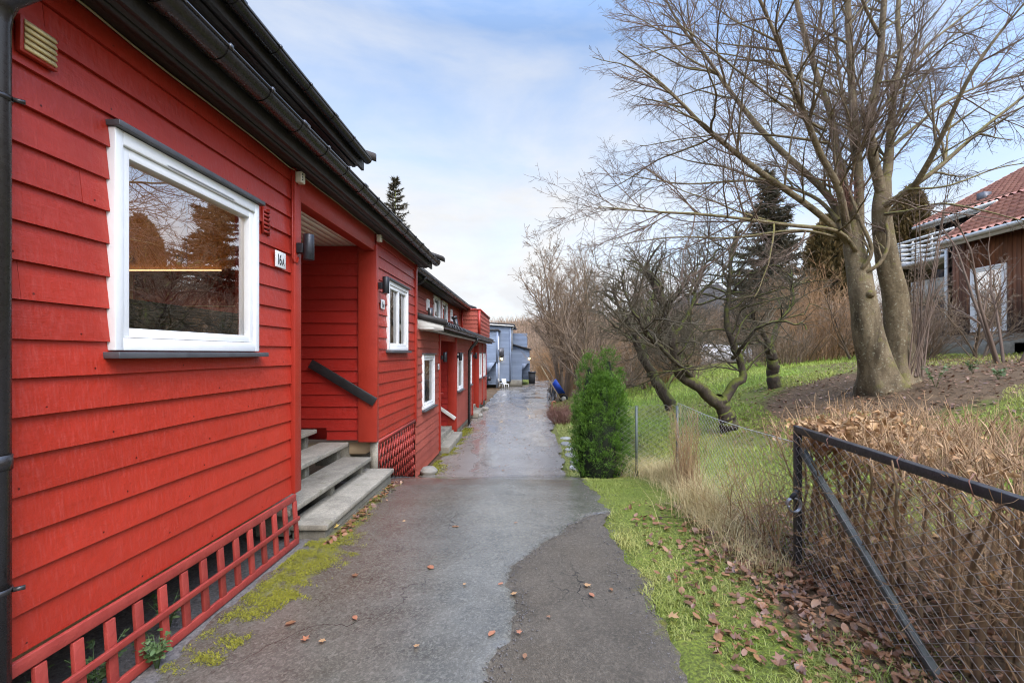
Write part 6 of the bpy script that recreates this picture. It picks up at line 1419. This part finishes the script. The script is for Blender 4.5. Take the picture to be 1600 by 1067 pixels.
# lawn
N = 120000; d = 4.2 + 19 * r.random(N) ** 1.35; px = r.uniform(960, 1640, N); x = (px - 827.5) * d / 740; y = d
xb = x + .25 * vnoise(x, y, 2, 9); ok = (x > 2.25) & (np.hypot((x - 7.6) / 1.25, (y - 9.2)) > 2.6 + .8 * vnoise(x, y, 1.5, 5)) & ~((xb > 7.8) & (y < 15) & (r.random(N) < .75)) & ~((x < 4.0) & (y < 4.5) & (r.random(N) < .6)) & (y < 21 + .3 * (x - 4))
x, y = x[ok], y[ok]; N = len(x); tn = np.clip(.35 + .3 * vnoise(x, y, .9, 6) + .5 * np.clip((x - 4.5) / 3, 0, 1) * (y < 13) + r.normal(0, .2, N), 0, 1); sc = np.clip(y / 8, .7, 2)
tag(blades(x, y, zg(x, y) - .005, r.uniform(.03, .07, N) * sc ** .5, .0035 * sc, .6, 122, tn).build('lawn_grass', M['lawn']), 'bright green lawn beyond the chain-link fence', kind='stuff')
# dry tall grass on the fence line
N = 6800; t = r.random(N); y = 3.75 + 3.6 * t; x = 2.02 + r.normal(0, .14, N) - .45 * sm(6.6, 7.4, y) * r.random(N) - .10; dn = .35 + .65 * np.clip(.5 + vnoise(x, y, 3.2, 7), 0, 1); k = r.random(N) < dn; x, y = x[k], y[k]; N = len(x)
h = r.uniform(.12, .46, N) * (.55 + .45 * np.clip(.6 + vnoise(x, y, 2.5, 8), 0, 1.2)) * np.interp(y, [3.7, 4.3, 5.5, 7.4], [.7, 1.1, 1.15, .9])
tag(blades(x, y, zg(x, y) - .01, h, .0022, r.uniform(.1, .95, N), 123, np.clip(r.normal(.45, .3, N), 0, 1)).build('dry_grass', M['straw']), 'tall straw-coloured grass leaning along the chain-link fence', kind='stuff')
# moss cushions by steps and trellis
N = 110000; y = r.uniform(2.5, 6.5, N); x = r.uniform(-2.04, -1.3, N); m = moss_near(x, y) + .17 * vnoise(x, y, 8, 11) + .12 * vnoise(x, y, 25, 12); k = (r.random(N) < np.clip((m - .30) / .34, 0, 1) ** 1.5) & ~((y > 4.38) & (x < -1.87)); x, y = x[k], y[k]; N = len(x)
tag(blades(x, y, zpath(y) + .014, r.uniform(.004, .011, N), .0030, 1.1, 124, np.clip(r.normal(.4, .28, N), 0, 1)).build('moss', M['mossm']), 'yellow-green moss creeping over the asphalt by the steps and trellis', kind='stuff')
N = 9000; y = r.uniform(9.4, 16, N); x = path_l(y) + np.abs(r.normal(0, .16, N)); k = vnoise(x, y, 3, 13) > .0; x, y = x[k], y[k]
tag(blades(x, y, zpath(y) + .008, r.uniform(.01, .03, len(x)), .006, .9, 125, np.clip(r.normal(.4, .28, len(x)), 0, 1)).build('moss', M['mossm']), 'moss along the foot of the lower red house', kind='stuff')
N = 16000; y = r.uniform(8.2, 24, N); x = path_r(y) + .05 + np.abs(r.normal(0, .45, N)); x = np.minimum(x, 3.2)
tag(blades(x, y, zg(x, y) - .005, r.uniform(.03, .10, N), .006, .7, 126, np.clip(r.normal(.55, .28, N), 0, 1)).build('edge_grass', M['grass']), 'rough grass along the right edge of the lower lane', kind='stuff')
# bunch of tall dead stalks against the fence
DS = Tree(131)
for i in range(120): DS.grow((1.98 + DS.r.normal(0, .07), 5.95 + DS.r.normal(0, .10), gz(1.98, 5.95) - .02), (DS.r.normal(0, .14), DS.r.normal(0, .14), 1), DS.r.uniform(.5, 1.12), .0038, 0, [dict(seg=.12, wig=.04, up=0, n=2.5, t0=.4, ang=25, len=.25, rmax=.0022), dict(seg=.06, wig=.1, up=0, n=0, t0=0, ang=0, len=0)])
tag(DS.mesh(0, 9, .0016).build('dead_stalks', M['hedgetwig'], origin=(1.98, 5.95, 0)), 'tall bunch of dead brown stalks leaning on the chain-link fence', 'plant')
DS = Tree(132)
for i in range(46): DS.grow((2.12 + DS.r.normal(0, .10), 4.35 + DS.r.normal(0, .26), gz(2.1, 4.3) - .02), (DS.r.normal(-.1, .3), DS.r.normal(0, .3), 1), DS.r.uniform(.5, 1.1), .0042, 0, [dict(seg=.10, wig=.09, up=.1, n=7, t0=.2, ang=45, len=.4, rmax=.003), dict(seg=.08, wig=.14, up=0, n=4, t0=.1, ang=45, len=.4, rmax=.002), dict(seg=.06, wig=.14, up=0, n=0, t0=0, ang=0, len=0)])
tag(DS.mesh(0, 9, .0014).build('bramble', M['hedgetwig'], origin=(2.12, 4.35, 0)), 'loose bramble twigs growing through the wire beside the black corner post', 'plant')
# green weeds behind the trellis at bottom left, and seedlings on the slope
def weed(x, y, h, n, seed, label, cat='plant', group=None, s=.03):
    r = np.random.default_rng(seed); z = gz(x, y) + .03; st_ = MB(); pos, sz = [], []
    for i in range(n):
        a = r.uniform(0, 6.28); l = h * r.uniform(.5, 1.1); tip = np.array([x + math.cos(a) * l * .55, y + math.sin(a) * l * .55, z + l]); st_.tube([(x, y, z - .05), ((x * 1.0 + tip[0]) / 2, (y + tip[1]) / 2, z + l * .65), tip], .0022, 4)
        for q in np.linspace(.45, 1, 6): pos.append(np.array([x, y, z]) * (1 - q) + tip * q + r.normal(0, .014, 3)); sz.append(s * r.uniform(.5, 1.1))
    root = thing('weed', label, cat, (x, y, z), group); st_.build('stalk', M['weed'], root)
    leaves(np.array(pos), np.array(sz), np.abs(r.normal(.2, .5, len(pos))), seed, [4, 5, 6, 7, 0]).build('leaves', M['weed'], root)
weed(-2.06, 2.62, .16, 16, 141, 'leafy green weed growing in front of the red trellis panel at its near end', s=.026)
weed(-2.22, 2.42, .22, 14, 142, 'green weed under the wall behind the near end of the red trellis', s=.03); weed(-2.26, 2.95, .20, 12, 143, 'green weed under the wall behind the middle of the red trellis', s=.028); weed(-2.3, 2.05, .2, 10, 144, 'green weed half hidden behind the trellis next to the downpipe', s=.03)
for i, (px, py, d, lab) in enumerate(((1462, 605, 8.2, 'leggy seedling with pale green leaves on the soil right of the big beech'), (1520, 590, 9.0, 'small pale green seedling on the soil below the doorstep'), (1560, 610, 8.0, 'small pale green seedling farthest to the right on the bare soil'))):
    p = P(px, py, d); weed(p[0], p[1], .34 if i == 0 else .2, 9, 150 + i, lab, s=.04)
# edging stones along the lower lane
for i, (y, w) in enumerate(((9.9, .5), (10.5, .45), (11.2, .55), (11.9, .4), (12.6, .6), (13.5, .5))):
    x = .98 + .05 * (i % 2); z = gz(x, y); b = MB(); rr = random.Random(i); V, q = [], []
    n = 9
    poly = [(x + .15 * math.cos(a) * rr.uniform(.8, 1.15), y + w * .5 * math.sin(a) * rr.uniform(.8, 1.1), z - .05) for a in np.linspace(0, 2 * math.pi, n, endpoint=False)]
    b.prism(poly, (0, 0, .10 + .03 * rr.random()), rr.random()); o = b.build('edging_stone', M['stone'], bevel=.02, origin=(x, y, z)); tag(o, 'flat pale stone laid along the right edge of the lower lane', 'stone', 'flat edging stones along the lane')
for i, (y, x) in enumerate(((9.5, -2.02), (18.6, -2.0), (21.0, -1.98))):
    b = MB(); b.lathe([(.02, 0), (.16, .02), (.18, .09), (.12, .16), (.0, .18)], (x, y, float(zpath(y)) - .02), (0, 0, 1), 9); o = b.build('foundation_stone', M['stone'], bevel=.01, origin=(x, y, float(zpath(y)))); tag(o, ['pale stone at the foot of the corner where the lower red house begins', 'pale stone by the second porch of the lower red house', 'pale stone by the far end of the lower red house'][i], 'stone')
# fallen branch on the verge
b = Tree(133); b.limb([(1.35, 5.0, gz(1.4, 5) + .03), (1.7, 4.85, gz(1.7, 4.85) + .05), (2.1, 4.75, gz(2.1, 4.75) + .06)], .009, .003, [dict(seg=.1, wig=.1, up=0, n=4, t0=.3, ang=35, len=.2, rmax=.003, flat=.2), dict(seg=.1, wig=.1, up=0, n=0, t0=0, ang=0, len=0)]); tag(b.mesh(0, 9, .0018).build('fallen_branch', M['apple'], origin=(1.7, 4.85, 0)), 'thin dark fallen branch lying on the verge in front of the dry grass', 'branch')

# ------------------------------------------------------------------ bicycles and wheelbarrow at the lane side
def torus(mb, c, ax, Rr, r, n=28, m=8):
    ax = np.asarray(ax, float); ax /= np.linalg.norm(ax); e1 = np.array([0, 0, 1.]); e2 = np.cross(ax, e1); a = np.linspace(0, 2 * np.pi, n, endpoint=False); V = []
    for q in a:
        d = e1 * math.cos(q) + e2 * math.sin(q)
        V += [np.asarray(c) + d * (Rr + r * math.cos(w)) + ax * r * math.sin(w) for w in np.linspace(0, 2 * np.pi, m, endpoint=False)]
    mb.add(V, [[i * m + j, i * m + (j + 1) % m, ((i + 1) % n) * m + (j + 1) % m, ((i + 1) % n) * m + j] for i in range(n) for j in range(m)])
def bicycle(loc, rz, label, mat):
    t = thing('bicycle', label, 'bicycle', loc, 'bicycles parked at the lane side'); t.rotation_euler = (R(6), 0, rz)
    def put(mb, n, m, par=None):
        o = mb.build(n, M[m], None, origin=(0, 0, 0)); o.parent = par or t; return o
    for x in (-.52, .52):
        w = MB(); torus(w, (x, 0, .34), (0, 1, 0), .32, .02); ty = put(w, 'wheel', 'rubber')
        w = MB(); torus(w, (x, 0, .34), (0, 1, 0), .298, .010)
        for k in range(14): a = k * math.pi / 7; w.tube([(x, 0, .34), (x + .295 * math.cos(a), 0, .34 + .295 * math.sin(a))], .002, 4, False)
        w.tube([(x, -.05, .34), (x, .05, .34)], .02, 8); put(w, 'rim', 'steel', ty)
    f = MB(); A_, B_, S, Hd = (-.52, 0, .34), (-.08, 0, .28), (-.2, 0, .82), (.36, 0, .86)
    for a, b in ((A_, B_), (A_, S), (B_, S), (B_, (.38, 0, .70)), ((-.18, 0, .76), Hd), ((.34, 0, .94), (.52, 0, .34)), (S, (-.215, 0, .92))): f.tube([a, b], .016, 8)
    put(f, 'frame', mat)
    f = MB(); f.prism([(-.36, -.07, .92), (-.36, .07, .92), (-.08, .02, .93), (-.08, -.02, .93)], (0, 0, .045)); put(f, 'saddle', 'rubber')
    f = MB(); f.tube([(.30, -.30, 1.02), (.36, -.2, 1.05), (.34, 0, 1.0), (.36, .2, 1.05), (.30, .30, 1.02)], .013, 8); f.tube([(.34, 0, .92), (.34, 0, 1.0)], .015, 8); put(f, 'handlebar', 'steel')
    f = MB(); f.tube([(-.08, -.09, .28), (-.08, .09, .28)], .012, 6); torus(f, (-.08, .04, .28), (0, 1, 0), .09, .008, 20, 6); put(f, 'crank', 'steel')
bicycle((1.10, 24.9, gz(1.1, 24.9)), 1.75, 'black bicycle parked at the lane side, nearer one, in front of the wheelbarrow', 'rubber')
bicycle((1.34, 26.0, gz(1.34, 26)), 1.35, 'dark bicycle parked behind the nearer one at the lane side', 'lampmetal')
wx, wy = 1.40, 23.6; wz = gz(wx, wy); WB = thing('wheelbarrow', 'blue wheelbarrow tipped up with its wooden handles pointing into the air', 'wheelbarrow', (wx, wy, wz))
mb = MB(); c = np.array([wx, wy, wz + .78]); e1 = np.array([-.55, .0, .83]); e2 = np.array([.83, 0, .55]); ey = np.array([0, 1., 0])
top_ = [c + e1 * a + ey * b + e2 * .16 for a, b in ((-.42, -.32), (.42, -.36), (.42, .36), (-.42, .32))]; bot_ = [c + e1 * a + ey * b - e2 * .14 for a, b in ((-.22, -.2), (.30, -.24), (.30, .24), (-.22, .2))]
mb.add(top_ + bot_, [[0, 1, 5, 4], [1, 2, 6, 5], [2, 3, 7, 6], [3, 0, 4, 7], [4, 5, 6, 7]]); tr = mb.build('tray', M['bluetub'], WB); so_ = tr.modifiers.new('Solid', 'SOLIDIFY'); so_.thickness = .012
for s in (-.28, .28):
    mb = MB(); p0 = c - e1 * .55 - e2 * .2 + ey * s * .5; mb.bar(p0, c + e1 * 1.35 - e2 * .1 + ey * s * 1.3, .045, .045, (0, 1, 0)); mb.build('handle', M['wood'], WB, bevel=.006)
mb = MB(); torus(mb, c - e1 * .62 - e2 * .05, (0, 1, 0), .17, .045, 24, 8); w_ = mb.build('wheel', M['rubber'], WB, smooth=True)
mb = MB(); mb.lathe([(0, -.03), (.12, -.03), (.12, .03), (0, .03)], c - e1 * .62 - e2 * .05, (0, 1, 0), 16); mb.build('rim', M['white_old'], w_)
mb = MB(); hy = 19.6; hz_ = gz(.95, hy); mb.tube([(.93, hy, hz_ - .1), (.93, hy, hz_ + .42), (.95, hy, hz_ + .50), (1.03, hy, hz_ + .52), (1.09, hy, hz_ + .46)], .03, 8); mb.tube([(.93, hy, hz_ - .1), (.93, hy, hz_ + .3)], .05, 8)
tag(mb.build('marker_post', M['leaf_orange'], origin=(.93, hy, hz_)), 'short orange and white marker post on the lane edge by the low russet shrubs', 'post')

# ------------------------------------------------------------------ camera, daylight, sky
cam = bpy.data.cameras.new('camera'); co = bpy.data.objects.new('camera', cam); C.objects.link(co)
cam.sensor_width = 36; cam.lens = 36 * 740 / 1600; cam.shift_x = -27.5 / 1600; cam.shift_y = 18.5 / 1600; cam.clip_end = 2000; cam.clip_start = .05
co.location = (0, 0, EYE); co.rotation_euler = (R(90), 0, 0)
sc = bpy.context.scene; sc.camera = co
SUN_EL, SUN_AZ = 50, 150           # azimuth measured clockwise from +Y (ahead)
sl = bpy.data.lights.new('sun', 'SUN'); sl.energy = 2.95; sl.angle = R(45); sl.color = (1.0, .945, .86)
so = bpy.data.objects.new('sun', sl); C.objects.link(so)
dv = Vector((math.sin(R(SUN_AZ)) * math.cos(R(SUN_EL)), math.cos(R(SUN_AZ)) * math.cos(R(SUN_EL)), math.sin(R(SUN_EL)))); so.rotation_euler = dv.to_track_quat('Z', 'Y').to_euler()
W_ = bpy.data.worlds.new('World'); sc.world = W_; W_.use_nodes = True; nt = W_.node_tree; L_ = nt.links.new; bg_ = nt.nodes['Background']
sky = nt.nodes.new('ShaderNodeTexSky'); sky.sky_type = 'NISHITA'; sky.sun_disc = False; sky.sun_elevation = R(SUN_EL); sky.sun_rotation = R(SUN_AZ); sky.air_density = 1.0; sky.dust_density = .6; sky.ozone_density = 2.5
tc = nt.nodes.new('ShaderNodeTexCoord').outputs['Generated']
sx = nt.nodes.new('ShaderNodeSeparateXYZ'); L_(tc, sx.inputs[0])
mp = nt.nodes.new('ShaderNodeMapping'); mp.inputs['Scale'].default_value = (1.2, 1.2, 3.2); mp.inputs['Location'].default_value = (.35, .2, .1); L_(tc, mp.inputs['Vector'])
n1 = noise(nt, mp.outputs[0], 1.6, 7, .56, .35)
hzn = ramp(nt, sx.outputs[2], .02, .62, .42, -.10)
ad = nt.nodes.new('ShaderNodeMath'); ad.operation = 'ADD'; L_(n1, ad.inputs[0]); L_(hzn, ad.inputs[1])
cl = ramp(nt, ad.outputs[0], .38, .80, .04, 1)
shade = ramp(nt, noise(nt, mp.outputs[0], 3.3, 5, .6), .3, .7)
cc = mixc(nt, shade, (6.1, 6.35, 6.8), (7.3, 7.35, 7.45))
mul = nt.nodes.new('ShaderNodeVectorMath'); mul.operation = 'MULTIPLY'; L_(sky.outputs[0], mul.inputs[0]); mul.inputs[1].default_value = (2.6, 2.45, 2.3)
top = ramp(nt, sx.outputs[2], .56, 1.0, 1.0, 3.6)      # overcast zenith, brightened beyond the view to add fill light
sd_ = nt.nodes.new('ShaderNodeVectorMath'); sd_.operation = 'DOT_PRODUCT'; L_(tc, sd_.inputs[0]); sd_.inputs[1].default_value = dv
glow = ramp(nt, sd_.outputs['Value'], .0, .95, 1.0, 2.0)   # glow around the sun direction, added as soft fill from behind the camera
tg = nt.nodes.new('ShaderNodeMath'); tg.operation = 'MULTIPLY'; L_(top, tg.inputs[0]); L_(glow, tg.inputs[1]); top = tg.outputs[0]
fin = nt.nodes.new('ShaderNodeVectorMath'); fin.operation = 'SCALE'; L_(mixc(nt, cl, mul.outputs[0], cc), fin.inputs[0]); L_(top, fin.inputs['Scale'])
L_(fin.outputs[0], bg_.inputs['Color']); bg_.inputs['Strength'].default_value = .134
sc.view_settings.view_transform = 'Standard'; sc.view_settings.look = 'None'; sc.view_settings.exposure = 0; sc.view_settings.gamma = 1
sc.render.engine = 'CYCLES'; sc.cycles.use_denoising = True; sc.cycles.denoiser = 'OPENIMAGEDENOISE'; sc.cycles.denoising_input_passes = 'RGB_ALBEDO_NORMAL'; sc.cycles.denoising_prefilter = 'ACCURATE'; sc.cycles.use_adaptive_sampling = True; sc.cycles.adaptive_threshold = .004; sc.cycles.filter_width = 1.1; sc.cycles.max_bounces = 6; sc.cycles.diffuse_bounces = 3; sc.cycles.glossy_bounces = 3; sc.cycles.transparent_max_bounces = 12; sc.cycles.transmission_bounces = 3
sc.cycles.caustics_reflective = False; sc.cycles.caustics_refractive = False; sc.cycles.sample_clamp_indirect = 3
